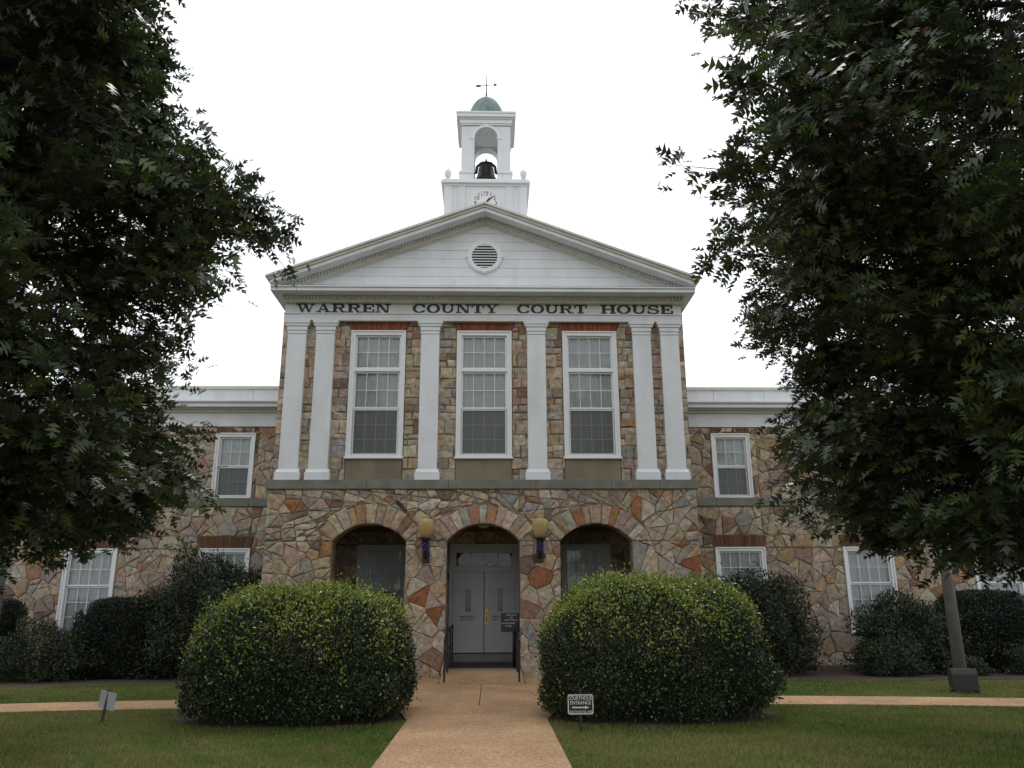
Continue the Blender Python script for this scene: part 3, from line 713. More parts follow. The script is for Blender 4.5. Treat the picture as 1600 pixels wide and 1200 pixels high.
# ---- slab-serif lettering on the frieze
def A_(cx, cy_, rx, ry, a0, a1, tx, ty, n=18):
    L_ = []
    for k in range(n):
        t0, t1 = R(a0+(a1-a0)*k/n), R(a0+(a1-a0)*(k+1)/n)
        L_.append([(cx+(rx-tx)*math.cos(t0), cy_+(ry-ty)*math.sin(t0)), (cx+rx*math.cos(t0), cy_+ry*math.sin(t0)), (cx+rx*math.cos(t1), cy_+ry*math.sin(t1)), (cx+(rx-tx)*math.cos(t1), cy_+(ry-ty)*math.sin(t1))])
    return L_
def B_(x0, y0, x1, y1): return [[(x0, y0), (x1, y0), (x1, y1), (x0, y1)]]
GL = {
 'E': (1.3, B_(.12,0,.4,1)+B_(0,.9,1.18,1)+B_(0,0,1.25,.1)+B_(.4,.45,.8,.55)+B_(1.07,.66,1.18,.9)+B_(1.13,.1,1.25,.36)+B_(.76,.34,.87,.66)),
 'H': (1.55, B_(.15,0,.43,1)+B_(1.1,0,1.38,1)+B_(0,.9,.58,1)+B_(0,0,.58,.1)+B_(.95,.9,1.53,1)+B_(.95,0,1.53,.1)+B_(.43,.45,1.1,.55)),
 'N': (1.6, B_(.2,0,.31,1)+B_(1.25,0,1.36,1)+[[(.2,1),(1.0,0),(1.36,0),(.56,1)]]+B_(0,.9,.3,1)+B_(0,0,.52,.1)+B_(1.02,.9,1.6,1)),
 'T': (1.35, B_(0,.9,1.35,1)+B_(0,.62,.11,.9)+B_(1.24,.62,1.35,.9)+B_(.53,0,.82,.9)+B_(.34,0,1.01,.1)),
 'U': (1.5, B_(.15,.36,.43,1)+B_(1.14,.36,1.26,1)+A_(.705,.38,.555,.39,180,360,.2,.13)+B_(0,.9,.58,1)+B_(.95,.9,1.45,1)),
 'O': (1.5, A_(.74,.5,.72,.52,0,360,.28,.1,30)),
 'C': (1.42, A_(.74,.5,.72,.52,38,322,.28,.1,26)+B_(1.2,.62,1.31,.98)+B_(1.22,.1,1.31,.3)),
 'Y': (1.55, [[(.12,1),(.62,.4),(.9,.42),(.46,1)],[(1.16,1),(.74,.42),(.86,.42),(1.31,1)]]+B_(.62,0,.9,.42)+B_(.42,0,1.1,.1)+B_(0,.9,.62,1)+B_(.98,.9,1.5,1)),
 'S': (1.3, A_(.62,.74,.52,.27,25,262,.2,.1)+A_(.64,.27,.58,.28,-158,96,.2,.1)+B_(1.0,.64,1.1,.98)+B_(.05,.02,.15,.36)),
 'R': (1.55, B_(.15,0,.43,1)+B_(0,0,.6,.1)+B_(0,.9,.43,1)+A_(.85,.735,.46,.265,-90,90,.26,.1,12)+B_(.43,.9,.86,1)+B_(.43,.47,.86,.57)+[[(.7,.5),(1.02,0),(1.32,0),(.98,.5)]]+B_(1.02,0,1.55,.1)),
 'A': (1.6, [[(.62,1),(.18,0),(.31,0),(.76,1)],[(.64,1),(1.08,0),(1.4,0),(.92,1)]]+B_(.4,.28,1.05,.38)+B_(0,0,.52,.1)+B_(.92,0,1.6,.1)),
 'W': (2.1, [[(.14,1),(.56,0),(.8,0),(.46,1)],[(.98,1),(.62,0),(.76,0),(1.1,1)],[(.86,1),(1.28,0),(1.52,0),(1.16,1)],[(1.72,1),(1.36,0),(1.5,0),(1.85,1)]]+B_(0,.9,.62,1)+B_(.74,.9,1.2,1)+B_(1.52,.9,2.05,1)),
}
def word(txt, x0, x1, z0, z1, y):
    h = z1-z0; wtot = sum(GL[c][0] for c in txt)+.12*(len(txt)-1); k = (x1-x0)/wtot; x = x0
    for c in txt:
        wd, pcs = GL[c]; b = MB()
        for i, p in enumerate(pcs):
            mx_, my_ = sum(q[0] for q in p)/4, sum(q[1] for q in p)/4
            pts = [(x+(q[0]+.035*(1 if q[0] > mx_ else -1))*k, z0+(q[1]+.012*(1 if q[1] > my_ else -1))*h) for q in p]
            ar = sum(pts[j][0]*pts[(j+1) % 4][1]-pts[(j+1) % 4][0]*pts[j][1] for j in range(4))
            b.prism(pts if ar > 0 else pts[::-1], y-.012-.0003*(i % 9), y-.0005)
        b.build('letter', LETTER, frieze); x += (wd+.12)*k
for t, a, b_ in (('WARREN', -5.15, -2.58), ('COUNTY', -1.97, .40), ('COURT', .90, 2.82), ('HOUSE', 3.22, 5.22)): word(t, a, b_, 9.468, 9.712, .14)

# ---- clock tower
TY0, TY1 = 2.2, 4.85; TC = (TY0+TY1)/2
MB().box(-1.85, 1.85, 1.7, 5.4, 11.2, 12.93).build('tower_plinth', WHITE, CH, .01)
MB().box(-1.9, 1.9, 1.65, 5.45, 12.93, 12.97).build('plinth_cap', TRIM, CH)
tower = MB().box(-1.27, 1.27, TY0, TY1, 12.97, 14.5).build('tower_shaft', WHITE, CH)
for s in (-1, 1):
    MB().box(s*1.30, s*1.05, TY0-.03, TY0+.3, 12.975, 14.48).build('corner_board', WHITE, tower, .005); MB().box(s*.85, s*.64, TY0-.03, TY0+.02, 12.975, 14.48).build('corner_board', WHITE, tower, .005)
q = MB(); q.box(-1.32, 1.32, TY0-.05, TY1+.05, 14.48, 14.55); q.box(-1.40, 1.40, TY0-.13, TY1+.13, 14.55, 14.63); q.box(-1.36, 1.36, TY0-.09, TY1+.09, 14.63, 14.70)
q.build('tower_cornice', TRIM, CH, .006)
# clock
b = MB(); b.prism([(.42*math.cos(t), 13.88+.42*math.sin(t)) for t in np.linspace(0, 2*math.pi, 48, endpoint=False)], TY0-.035, TY0-.001); clock = b.build('clock_face', mat('clock_white', (.8, .8, .8), .4), CH)
b = MB(); ring(b, 0, 13.88, .445, .415, TY0-.05, TY0-.002, 48); b.build('clock_rim', TRIM, clock)
for k in range(1, 13):
    a = R(90-30*k); text_mesh(str(k), .18, .325*math.cos(a), TY0-.038, 13.88+.325*math.sin(a), 'numeral', LETTER, clock)
def hand(deg, L_, wd, y, name):
    a = R(90-deg); d = Vector((math.cos(a), math.sin(a))); n_ = Vector((-d.y, d.x)); c = Vector((0, 13.88))
    pts = [c-d*.08+n_*wd*.6, c-d*.08-n_*wd*.6, c+d*L_*.7-n_*wd, c+d*L_, c+d*L_*.7+n_*wd]
    MB().prism([(p.x, p.y) for p in pts], y-.006, y).build(name, BLACK, clock)
hand(36, .25, .026, TY0-.045, 'hour_hand'); hand(45, .40, .014, TY0-.055, 'minute_hand')
for s in (-1, 1):
    MB().lathe([(.09, 0), (.09, .05), (.035, .07), (.03, .1), (.075, .16), (.105, .26), (.108, .36), (.09, .4), (.05, .42), (.03, .45), (.012, .52), (.004, .58)], (s*1.20, TY0+.14, 14.70), 14).build('urn', WHITE, CH)
# belfry: four arched walls
BX = .80; BY0, BY1 = 2.72, 4.32; bc = (BY0+BY1)/2; OH = .38; SPZ = 16.56; TOPZ = 17.0; TH = .34
def arch_panel():
    pts = [(-BX, 14.7), (-OH, 14.7), (-OH, SPZ)]+[(-OH*math.cos(t), SPZ+OH*math.sin(t)) for t in np.linspace(0, math.pi, 15)][1:-1]+[(OH, SPZ), (OH, 14.7), (BX, 14.7), (BX, TOPZ), (-BX, TOPZ)]
    return pts
q = MB(); q.prism(arch_panel(), BY0, BY0+TH); q.prism(arch_panel(), BY1-TH, BY1); q.box(-BX, BX, BY0, BY1, TOPZ-.02, TOPZ+.05)
for s in (-1, 1):
    yc = bc; hp = (BY1-BY0)/2-TH
    pts = [(yc-hp, 14.7), (yc-hp, TOPZ-.02), (yc+hp, TOPZ-.02), (yc+hp, 14.7), (yc+OH, 14.7), (yc+OH, SPZ)]+[(yc+OH*math.cos(t), SPZ+OH*math.sin(t)) for t in np.linspace(0, math.pi, 15)][1:-1]+[(yc-OH, SPZ), (yc-OH, 14.7)]
    q.prismx(pts, s*BX, s*(BX-TH))
belfry = q.build('belfry', WHITE, CH)
q = MB()
for sx in (-1, 1):
    for y0_, y1_ in ((BY0-.07, BY0+TH), (BY1-TH, BY1+.07)):
        q.box(sx*(BX+.07), sx*(OH-.0), y0_, y1_, 15.22, 15.30); q.box(sx*(BX+.04), sx*(OH+.0), y0_+.03*(y0_ < bc), y1_-.03*(y0_ > bc), 14.701, 15.22)
q.build('pier_base', WHITE, belfry, .006)
q = MB()
for sx in (-1, 1): q.box(sx*(OH+.16), sx*(OH-.015), BY0-.02, BY0+.05, SPZ-.05, SPZ)
for k in range(14):
    t0, t1 = math.pi*k/14, math.pi*(k+1)/14
    q.prism([(math.cos(t0)*(OH+.0), SPZ+math.sin(t0)*OH), (math.cos(t0)*(OH+.09), SPZ+math.sin(t0)*(OH+.09)), (math.cos(t1)*(OH+.09), SPZ+math.sin(t1)*(OH+.09)), (math.cos(t1)*OH, SPZ+math.sin(t1)*OH)], BY0-.018, BY0+.01)
q.prism([(-.05, SPZ+OH-.02), (.05, SPZ+OH-.02), (.075, SPZ+OH+.16), (-.075, SPZ+OH+.16)], BY0-.045, BY0+.01)
q.build('arch_moulding', TRIM, belfry)
q = MB()
for hw, z0_, z1_ in ((.83, 17.0, 17.06), (.86, 17.06, 17.2), (.90, 17.2, 17.25), (.96, 17.25, 17.37), (.98, 17.37, 17.44)):
    q.box(-hw, hw, bc-hw, bc+hw, z0_, z1_)
q.build('belfry_cornice', TRIM, CH, .008)
q = MB(); q.lathe([(.70, 0), (.70, .08)]+[(.63*math.cos(t), .1+1.04*math.sin(t)) for t in np.linspace(0, R(86), 12)], (0, bc, 17.44), 24); dome = q.build('dome', COPPER, CH)
q = MB(); q.tube([(0, bc, 18.6), (0, bc, 18.85), (0, bc, 19.55)], [.035, .02, .008]); q.lathe([(.0, -.04), (.04, 0), (0, .04)], (0, bc, 19.12), 8)
q.tube([(-.34, bc, 19.08), (.34, bc, 19.14)], [.011, .011], 5); q.tube([(0, bc-.25, 19.0), (0, bc+.25, 19.0)], .009, 5)
q.box(-.36, -.2, bc-.006, bc+.006, 19.04, 19.12); q.prism([(.26, 19.07), (.38, 19.14), (.26, 19.2)], bc-.006, bc+.006)
q.build('weathervane', BLACK, dome)
# bell hangs inside
bell = thing('bell', 'dark bronze bell on a yoke inside the white belfry', 'bell', (0, bc, 15.3))
prof = [(.42, 0), (.43, .04), (.38, .12), (.31, .24), (.27, .4), (.25, .56), (.21, .66), (.12, .72), (.03, .74)]
MB().lathe(prof, (0, bc, 15.3), 28).build('bell_body', BRONZE, bell)
q = MB(); q.tube([(-.42, bc, 15.68), (-.33, bc, 15.72), (-.3, bc, 15.95), (-.16, bc, 16.08), (0, bc, 16.1), (.16, bc, 16.08), (.3, bc, 15.95), (.33, bc, 15.72), (.42, bc, 15.68)], [.035, .05, .05, .055, .065, .055, .05, .05, .035], 8)
q.tube([(0, bc, 16.08), (0, bc, 16.27)], [.05, .012]); q.build('yoke', BRONZE, bell)
q = MB()
for s in (-1, 1): q.tube([(s*.42, bc, 14.7), (s*.42, bc, 15.7)], .03, 6)
q.build('bell_stand', BLACK, bell)

# ---- porch
MB().box(-5.05, 5.05, .0, 3.6, -.1, .2).build('porch_floor', CONC, CH)
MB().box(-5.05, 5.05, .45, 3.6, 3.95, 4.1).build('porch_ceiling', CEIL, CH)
tag(MB().box(-.9, .9, .7, 2.6, .2005, .215).build('door_mat', MAT_), 'flat dark brown mat on the porch floor before the doors', 'mat')
MB().box(-1.1, 1.1, 3.1, 3.6, .2, .40).build('threshold_step', CONC, CH, .01)
q = MB(); DY = WY
q.box(-DHW, -.93, DY-.06, DY+.1, .40, 3.48); q.box(.93, DHW, DY-.06, DY+.1, .40, 3.48); q.box(-.93, .93, DY-.06, DY+.1, 3.32, 3.48); q.box(-.93, .93, DY-.03, DY+.1, 2.66, 2.84)
q.box(-.93, -.82, DY-.02, DY+.1, 2.84, 3.32); q.box(.82, .93, DY-.02, DY+.1, 2.84, 3.32); q.box(-.82, .82, DY-.02, DY+.1, 3.22, 3.32)
fr = q.build('door_frame', DOORP, CH, .006)
for k in range(4): pane_obj(-.82+.41*k+.008, -.82+.41*(k+1)-.008, 2.845, 3.215, DY+.04, fr)
q = MB()
for k in (1, 2, 3): q.box(-.82+.41*k-.012, -.82+.41*k+.012, DY+.02, DY+.06, 2.84, 3.22)
q.build('muntins', DOORP, fr)
for s in (-1, 1):
    x0_, x1_ = (.012, .925) if s > 0 else (-.925, -.012)
    xc_ = (x0_+x1_)/2; wl0, wl1 = xc_-.08, xc_+.08
    q = MB(); q.box(x0_, wl0, DY+.02, DY+.07, .42, 2.655); q.box(wl1, x1_, DY+.02, DY+.07, .42, 2.655); q.box(wl0, wl1, DY+.02, DY+.07, .42, 1.55); q.box(wl0, wl1, DY+.02, DY+.07, 2.2, 2.655)
    d = q.build('door', DOORP, CH)
    pane_obj(wl0, wl1, 1.55, 2.2, DY+.045, d)
    def panel(a0, a1, c0, c1):
        t = .022; q = MB()
        q.box(a0, a0+t, DY+.006, DY+.021, c0, c1); q.box(a1-t, a1, DY+.006, DY+.021, c0, c1); q.box(a0+t, a1-t, DY+.006, DY+.021, c0, c0+t); q.box(a0+t, a1-t, DY+.006, DY+.021, c1-t, c1)
        q.box(a0+.06, a1-.06, DY+.009, DY+.021, c0+.06, c1-.06); q.build('door_panel', DOORP, d)
    for a0, a1 in ((x0_+.09, xc_-.13), (xc_+.13, x1_-.09)):
        panel(a0, a1, 2.3, 2.55); panel(a0, a1, 1.55, 2.2); panel(a0, a1, .55, 1.15)
    panel(xc_-.1, xc_+.1, 2.3, 2.55)
    text_mesh('EMERGENCY\nEXIT ONLY', .085, xc_, DY+.015, 1.36, 'lettering', LETTER, d)
    if s > 0:
        MB().box(.03, .13, DY-.0, DY+.021, 1.2, 1.62).build('push_plate', BRASS, d, .004)
        q = MB(); q.tube([(.08, DY-.0, 1.26), (.08, DY-.06, 1.3), (.08, DY-.06, 1.52), (.08, DY-.0, 1.56)], .013, 8); q.build('handle', BRASS, d)
        MB().lathe([(.022, 0), (.022, .02)], (.08, DY-.0, 1.67), 10).build('lock_cylinder', BLACK, d)
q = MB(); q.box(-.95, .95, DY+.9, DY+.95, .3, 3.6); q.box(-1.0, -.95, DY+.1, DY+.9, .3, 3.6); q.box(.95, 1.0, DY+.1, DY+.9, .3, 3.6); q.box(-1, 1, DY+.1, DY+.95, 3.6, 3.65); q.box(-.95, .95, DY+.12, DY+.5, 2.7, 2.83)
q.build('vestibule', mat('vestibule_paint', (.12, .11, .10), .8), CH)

def pumpkin(x, y, z, r_, label):
    t = thing('pumpkin', label, 'pumpkin', (x, y, z), 'pumpkins on the transom shelf')
    V = []; F = []; n, mm = 30, 9
    for j in range(mm):
        ph = math.pi*j/(mm-1)
        for k in range(n):
            a = 2*math.pi*k/n; rr = r_*(1-.09*abs(math.cos(a*5)))*(math.sin(ph)**.8+.02)
            V.append((x+rr*math.cos(a), y+rr*math.sin(a), z+r_*.78*(1-math.cos(ph))-(.12*r_ if j == mm-1 else 0)))
    F = [(j*n+k, j*n+(k+1) % n, (j+1)*n+(k+1) % n, (j+1)*n+k) for j in range(mm-1) for k in range(n)]
    MB().poly(V, F, None, 0, True).build('pumpkin_body', PUMP, t)
    MB().tube([(x, y, z+r_*1.4), (x+.01, y, z+r_*1.7), (x+.03, y, z+r_*1.85)], [.02, .014, .016], 6).build('stem', BARK, t)
pumpkin(-.08, DY+.20, 2.83, .13, 'largest orange pumpkin, middle of the shelf behind the transom glass')
pumpkin(.16, DY+.25, 2.83, .085, 'small pumpkin touching the large one behind the transom glass')
pumpkin(-.46, DY+.20, 2.83, .075, 'small pumpkin at the left behind the transom glass')
pumpkin(.5, DY+.20, 2.83, .075, 'small pumpkin at the right behind the transom glass')
cl = thing('ceiling_lamp', 'pale glass dome lamp on the porch ceiling above the doors', 'lamp', (0, 1.1, 3.7))
MB().lathe([(.02, -.2), (.12, -.17), (.2, -.09), (.235, 0)], (0, 1.1, 3.9), 20).build('lamp_shade', MILK, cl); MB().lathe([(.2, 0), (.2, .05)], (0, 1.1, 3.9), 20).build('lamp_base', BLACK, cl)

# ------------------------------------------------------------------ wall lamps with purple string lights
for s, side in ((-1, 'left'), (1, 'right')):
    x = s*1.43; yl = -.33; zc = 3.60
    t = thing('wall_lamp', 'amber acorn-globe wall lamp on the pier %s of the central arch' % side, 'lamp', (x, 0, 3.0), 'globe lamps on the arcade piers')
    MB().lathe([(.085, -.25), (.12, -.23), (.175, -.1), (.205, .05), (.205, .14), (.18, .19), (.09, .215), (.085, .24), (.1, .255), (.07, .29), (.03, .31)], (x, yl, zc), 24).build('globe', AMBER, t)
    MB().lathe([(.05, -.52), (.07, -.46), (.075, -.38), (.10, -.31), (.14, -.29), (.14, -.26), (.1, -.25)], (x, yl, zc), 16).build('lamp_holder', BLACK, t)
    q = MB(); q.tube([(x, -.0, 2.86), (x, -.12, 2.90), (x, -.26, 2.98), (x, yl, 3.10)], [.05, .04, .04, .05], 8); q.tube([(x, -.02, 3.2), (x, -.2, 3.16), (x, yl, 3.2)], .02, 6); q.build('bracket', BLACK, t)
    MB().box(x-.09, x+.09, -.055, -.0, 2.74, 3.26).build('back_plate', BLACK, t, .01)
    sl = thing('string_lights', 'purple string lights wound round the holder of the lamp %s of the doors' % side, 'string lights', (x, yl, 3.0), 'purple string lights on the lamps')
    pts = [(x+.09*math.cos(k*.55), yl+.09*math.sin(k*.55), 3.0+.22*k/60) for k in range(61)]
    MB().tube(pts, .006, 4).build('cord', BLACK, sl)
    q = MB()
    for k in range(0, 61, 2):
        p = pts[k]; q.lathe([(.001, -.01), (.011, 0), (.001, .012)], (p[0]*1.0+(p[0]-x)*.15, p[1]+(p[1]-yl)*.15, p[2]+rng.uniform(-.015, .015)), 5)
    o = q.build('bulbs', PURPLE, sl); o['kind'] = 'stuff'

# ------------------------------------------------------------------ handrails and notice board
for s, side in ((-1, 'left'), (1, 'right')):
    x = s*.84
    t = thing('handrail', 'black iron handrail on the %s side of the entrance ramp' % side, 'handrail', (x, -1.55, 0), 'handrails of the entrance ramp')
    P0 = [(-1.6, .03, .98), (-.35, .15, 1.08), (.9, .2, 1.16), (2.2, .2, 1.20)]
    for y, z0_, z1_ in P0: MB().box(x-.022, x+.022, y-.022, y+.022, z0_, z1_).build('post', BLACK, t)
    q = MB(); q.tube([(x, -1.66, .92)]+[(x, y, z1_+.01) for y, _, z1_ in P0]+[(x, 2.3, 1.16)], .026, 8); q.build('rail', BLACK, t)
    q = MB(); q.tube([(x, y, z1_-.42) for y, _, z1_ in P0], .016, 6); q.build('lower_rail', BLACK, t)
t = thing('notice_board', 'black notice board on a post beside the doors, white lettering', 'sign', (.72, .75, .2))
nb_ = MB().box(.46, .93, .68, .71, 1.06, 1.52).build('board', SIGNB, t, .004)
q = MB(); q.tube([(.78, .74, .215), (.78, .74, 1.4)], .028, 8); q.build('post', BLACK, t)
MB().lathe([(.2, 0), (.19, .02), (.05, .04)], (.78, .74, .2), 20).build('base', BLACK, t)
for txt, x, z in (('ENTRANCE', .73, 1.47), ('ON', .72, 1.41), ('SOUTH ROYAL', .72, 1.35), ('HANDICAPPED', .64, 1.27), ('ACCESS', .65, 1.20)):
    text_mesh(txt, .05, x, .677, z, 'lettering', SIGNW, nb_)

# ------------------------------------------------------------------ lawn signs
t = thing('lawn_sign', 'small black courthouse entrance sign with white arrow by the right bush', 'sign', (1.44, -8.95, 0))
MB().box(1.42, 1.455, -8.95, -8.93, 0, .56).build('stake', BLACK, t)
def rrect(hw, hh, r_, cx, cz):
    P_ = []
    for sx, sz, a0 in ((1, 1, 0), (-1, 1, 90), (-1, -1, 180), (1, -1, 270)):
        for k in range(5):
            a = R(a0+22.5*k); P_.append((cx+sx*(hw-r_)+r_*math.cos(a), cz+sz*(hh-r_)+r_*math.sin(a)))
    return P_
sb_ = MB().prism(rrect(.182, .134, .03, 1.438, .365), -8.962, -8.951).build('sign_panel', SIGNB, t)
o_, i_ = rrect(.176, .128, .028, 1.438, .365), rrect(.163, .115, .02, 1.438, .365); q = MB()
for k in range(len(o_)):
    k2 = (k+1) % len(o_); q.prism([i_[k], o_[k], o_[k2], i_[k2]], -8.9655, -8.9622)
q.build('border', SIGNW, sb_)
for txt, z, sz, st in (('COURTHOUSE', .445, .066, .82), ('ENTRANCE', .385, .066, .85), ('SOUTH ROYAL AVE', .268, .044, .8)): text_mesh(txt, sz, 1.438, -8.964, z, 'lettering', SIGNW, sb_, .003, stretch=st)
q = MB(); q.box(1.32, 1.51, -8.966, -8.9622, .316, .334); q.prism([(1.5, .303), (1.555, .325), (1.5, .347)], -8.9668, -8.9622); q.build('arrow', SIGNW, sb_)
t = thing('lawn_sign', 'small sign seen from behind, grey plates on a stake left of the path', 'sign', (-5.67, -7.58, 0))
mt = Matrix.Translation((-5.67, -7.58, 0)) @ Matrix.Rotation(R(8), 4, 'Y')
for nm, bx, M in (('stake', (-.02, .02, -.0, .02, 0, .48), mat('rusty_steel', (.07, .045, .03), .8)), ('sign_panel', (-.165, .165, .022, .03, .2, .45), SIGNG)):
    o = MB().box(*bx).build(nm, M, t); o.data.transform(mt)
for o in t.children:
    if o.name.startswith('sign_panel'): o.data.transform(Matrix.Translation((-5.67, -7.58, 0)) @ Matrix.Rotation(R(-25), 4, 'Z') @ Matrix.Translation((5.67, 7.58, 0)))

# ------------------------------------------------------------------ poles and floodlights
for s, side, px in ((-1, 'left', -9.85), (1, 'right', 9.80)):
    t = thing('pole', 'tall grey metal pole on the %s lawn behind the cross path' % side, 'pole', (px, -3.55, 0), 'grey poles on the lawn')
    MB().tube([(px, -3.55, 0), (px, -3.55, 3), (px, -3.55, 5.4)], [.13, .105, .085], 20).build('shaft', STEEL, t)
    MB().lathe([(.21, 0), (.21, .03), (.15, .06), (.14, .30), (.15, .32), (.132, .34)], (px, -3.55, 0), 20).build('base_collar', STEEL, t)
    MB().lathe([(.0, -.08), (.06, -.05), (.08, 0), (.06, .05), (0, .08)], (px, -3.55, 5.45), 12).build('finial', STEEL, t)
    fx = px-.30 if s > 0 else px+.02
    f = thing('floodlight', 'dark box floodlight on the ground at the foot of the %s pole' % side, 'floodlight', (fx, -4.15, 0), 'floodlights at the pole feet')
    Rm = Matrix.Translation((fx, -4.15, 0)) @ Matrix.Rotation(R(-18*s), 4, 'Z')
    for nm, pts, M in (('housing', [(-.2, .06), (.2, .1), (.22, .42), (-.12, .47), (-.2, .36)], mat('floodlight_housing', (.035, .033, .032), .55, noise=.2)),):
        o = MB().prismx(pts, -.23, .23).build(nm, M, f, .012); o.data.transform(Rm)
    o = MB().box(-.19, .19, .222, .228, .14, .38).build('lens', GLASS, f); o.data.transform(Rm)
    q = MB()
    for k in (-1, 1): q.box(k*.2-.03, k*.2+.03, -.12, .12, 0, .06)
    o = q.build('foot_bracket', BLACK, f); o.data.transform(Rm)

# ------------------------------------------------------------------ foliage
def frames(N, D):                # random frame with leaf axis D (n,3)
    up = rng.normal(size=D.shape); X_ = np.cross(D, up); X_ /= np.linalg.norm(X_, axis=1, keepdims=True)+1e-9
    return X_, np.cross(X_, D)
def unit(v): return v/(np.linalg.norm(v, axis=-1, keepdims=True)+1e-9)
def scatter(tv, tt, P_, D, Nn, size, cols):
    """instances of template verts tv (k,3: x across, y along, z normal)"""
    D = unit(D); X_ = unit(np.cross(D, Nn)); Z_ = np.cross(X_, D); k = len(tv)
    V = P_[:, None, :]+size[:, None, None]*(tv[None, :, 0, None]*X_[:, None, :]+tv[None, :, 1, None]*D[:, None, :]+tv[None, :, 2, None]*Z_[:, None, :])
    T = (tt[None]+(np.arange(len(P_))*k)[:, None, None]).reshape(-1, 3)
    return V.reshape(-1, 3), T, np.repeat(cols, k, axis=0)
LEAF4 = (np.array([(0, 0, 0), (-.27, .5, .09), (0, 1, 0), (.27, .5, .09)]), np.array([(0, 2, 1), (0, 3, 2)]))
LONG4 = (np.array([(0, 0, 0), (-.15, .5, .05), (0, 1, -.06), (.15, .5, .05)]), np.array([(0, 2, 1), (0, 3, 2)]))
# pin-oak leaf: midrib with pointed, forward-swept lobes
OV = [(0, 0, 0), (0, .30, .01), (0, .58, .015), (0, .80, .01), (0, 1.06, -.04)]
OT = []
for s in (-1, 1):
    b0 = len(OV); OV += [(s*.33, .27, .05), (s*.47, .60, .05), (s*.30, .93, .01), (s*.12, .86, .0)]
    for f in ((0, b0, 1), (1, b0+1, 2), (2, b0+2, 3), (3, b0+3, 4)): OT.append(f if s > 0 else f[::-1])
OAKT = (np.array(OV), np.array(OT))

def bush(name, label, c, rx, ry, h, n, size, pal, M, tmpl=LEAF4, power=2.3, zc=.45, shell=.3, group=None, newtop=None, fuzz=.05, cat='bush', lift=.05, stems=8):
    t = thing(name, label, cat, (c[0], c[1], 0), group)
    th = rng.uniform(0, 2*math.pi, n); cz = rng.uniform(-1, 1, n)
    u = np.stack([np.cos(th)*np.sqrt(1-cz*cz), np.sin(th)*np.sqrt(1-cz*cz), cz], 1)
    e = np.where(cz < 0, power+1.8, power); k = (np.abs(u[:, 0])**e+np.abs(u[:, 1])**e+np.abs(u[:, 2])**e)**(-1/e); S = u*k[:, None]
    lump = 1+fuzz*(np.sin(S[:, 0]*5+1+c[0])*np.sin(S[:, 2]*6+c[0])+.8*np.sin(S[:, 1]*7+S[:, 0]*9))
    dep = 1-shell*rng.uniform(0, 1, n)**1.8+rng.exponential(.012+.12*fuzz**2*4, n)
    Q = S*(lump*dep)[:, None]
    zlo, zhi = h*zc, h*(1-zc)
    P_ = np.stack([c[0]+Q[:, 0]*rx, c[1]+Q[:, 1]*ry, h*zc+np.where(Q[:, 2] < 0, Q[:, 2]*zlo, Q[:, 2]*zhi)], 1)
    P_[:, 2] = np.maximum(P_[:, 2], lift+.1*rng.uniform(0, 1, n))
    nor = unit(S/np.array([rx, ry, h/2])); D = unit(nor*.5+rng.normal(size=(n, 3))*.6+np.array([0, 0, .25])); Nn = unit(nor+rng.normal(size=(n, 3))*.55)
    pal = np.array(pal); cols = pal[rng.integers(0, len(pal), n)]*rng.uniform(.7, 1.25, (n, 1))
    if newtop is not None:      # fresh shoots, mostly on the crown of the bush
        pr = np.clip((S[:, 2]-.12)*1.15+.3*np.sin(P_[:, 0]*4)*np.sin(P_[:, 1]*5+P_[:, 2]*3), .03, .9)*(dep > .93)
        sel = rng.uniform(0, 1, n) < pr; cols[sel] = np.array(newtop)*rng.uniform(.65, 1.3, (sel.sum(), 1))
        P_[sel] += nor[sel]*rng.exponential(.03, (sel.sum(), 1))*(1+1.5*(np.sin(P_[sel, :1]*11+P_[sel, 1:2]*7) > .8))
    sz = size*rng.uniform(.7, 1.25, n)
    V, T, C_ = scatter(*tmpl, P_, D, Nn, sz, cols)
    o = np_mesh('foliage', V, T, C_, M, t); o['kind'] = 'stuff'
    q = MB()
    for k_ in range(stems):
        a = 2*math.pi*k_/stems+.3; r_ = rng.uniform(.2, .5)
        q.tube([(c[0]+.12*rx*math.cos(a), c[1]+.12*ry*math.sin(a), 0), (c[0]+.35*rx*math.cos(a), c[1]+.35*ry*math.sin(a), h*.35), (c[0]+.6*rx*math.cos(a), c[1]+.6*ry*math.sin(a), h*.7)], [.035, .025, .01], 5)
    q.build('stems', BARK, t)
    return t
HOLLY = [(.030, .048, .016), (.022, .036, .014), (.040, .060, .018), (.026, .040, .020)]
YOUNG = (.24, .30, .045)
bush('clipped_bush', 'huge round clipped glossy evergreen bush left of the path', (-2.78, -7.1), 1.68, 1.3, 1.95, 95000, .052, HOLLY, BOXL, group='round bushes flanking the path', newtop=YOUNG, zc=.36, cat='bush', power=2.6, fuzz=.05)
bush('clipped_bush', 'huge round clipped glossy evergreen bush right of the path behind the entrance sign', (2.84, -7.1), 1.76, 1.3, 2.08, 98000, .052, HOLLY, BOXL, group='round bushes flanking the path', newtop=YOUNG, zc=.36, cat='bush', power=2.6, fuzz=.05)
RHO = [(.030, .045, .018), (.022, .034, .015), (.045, .060, .022)]
YEW = [(.012, .022, .010), (.016, .028, .012), (.010, .018, .010)]
AZA = [(.032, .050, .020), (.045, .065, .022), (.026, .036, .018)]
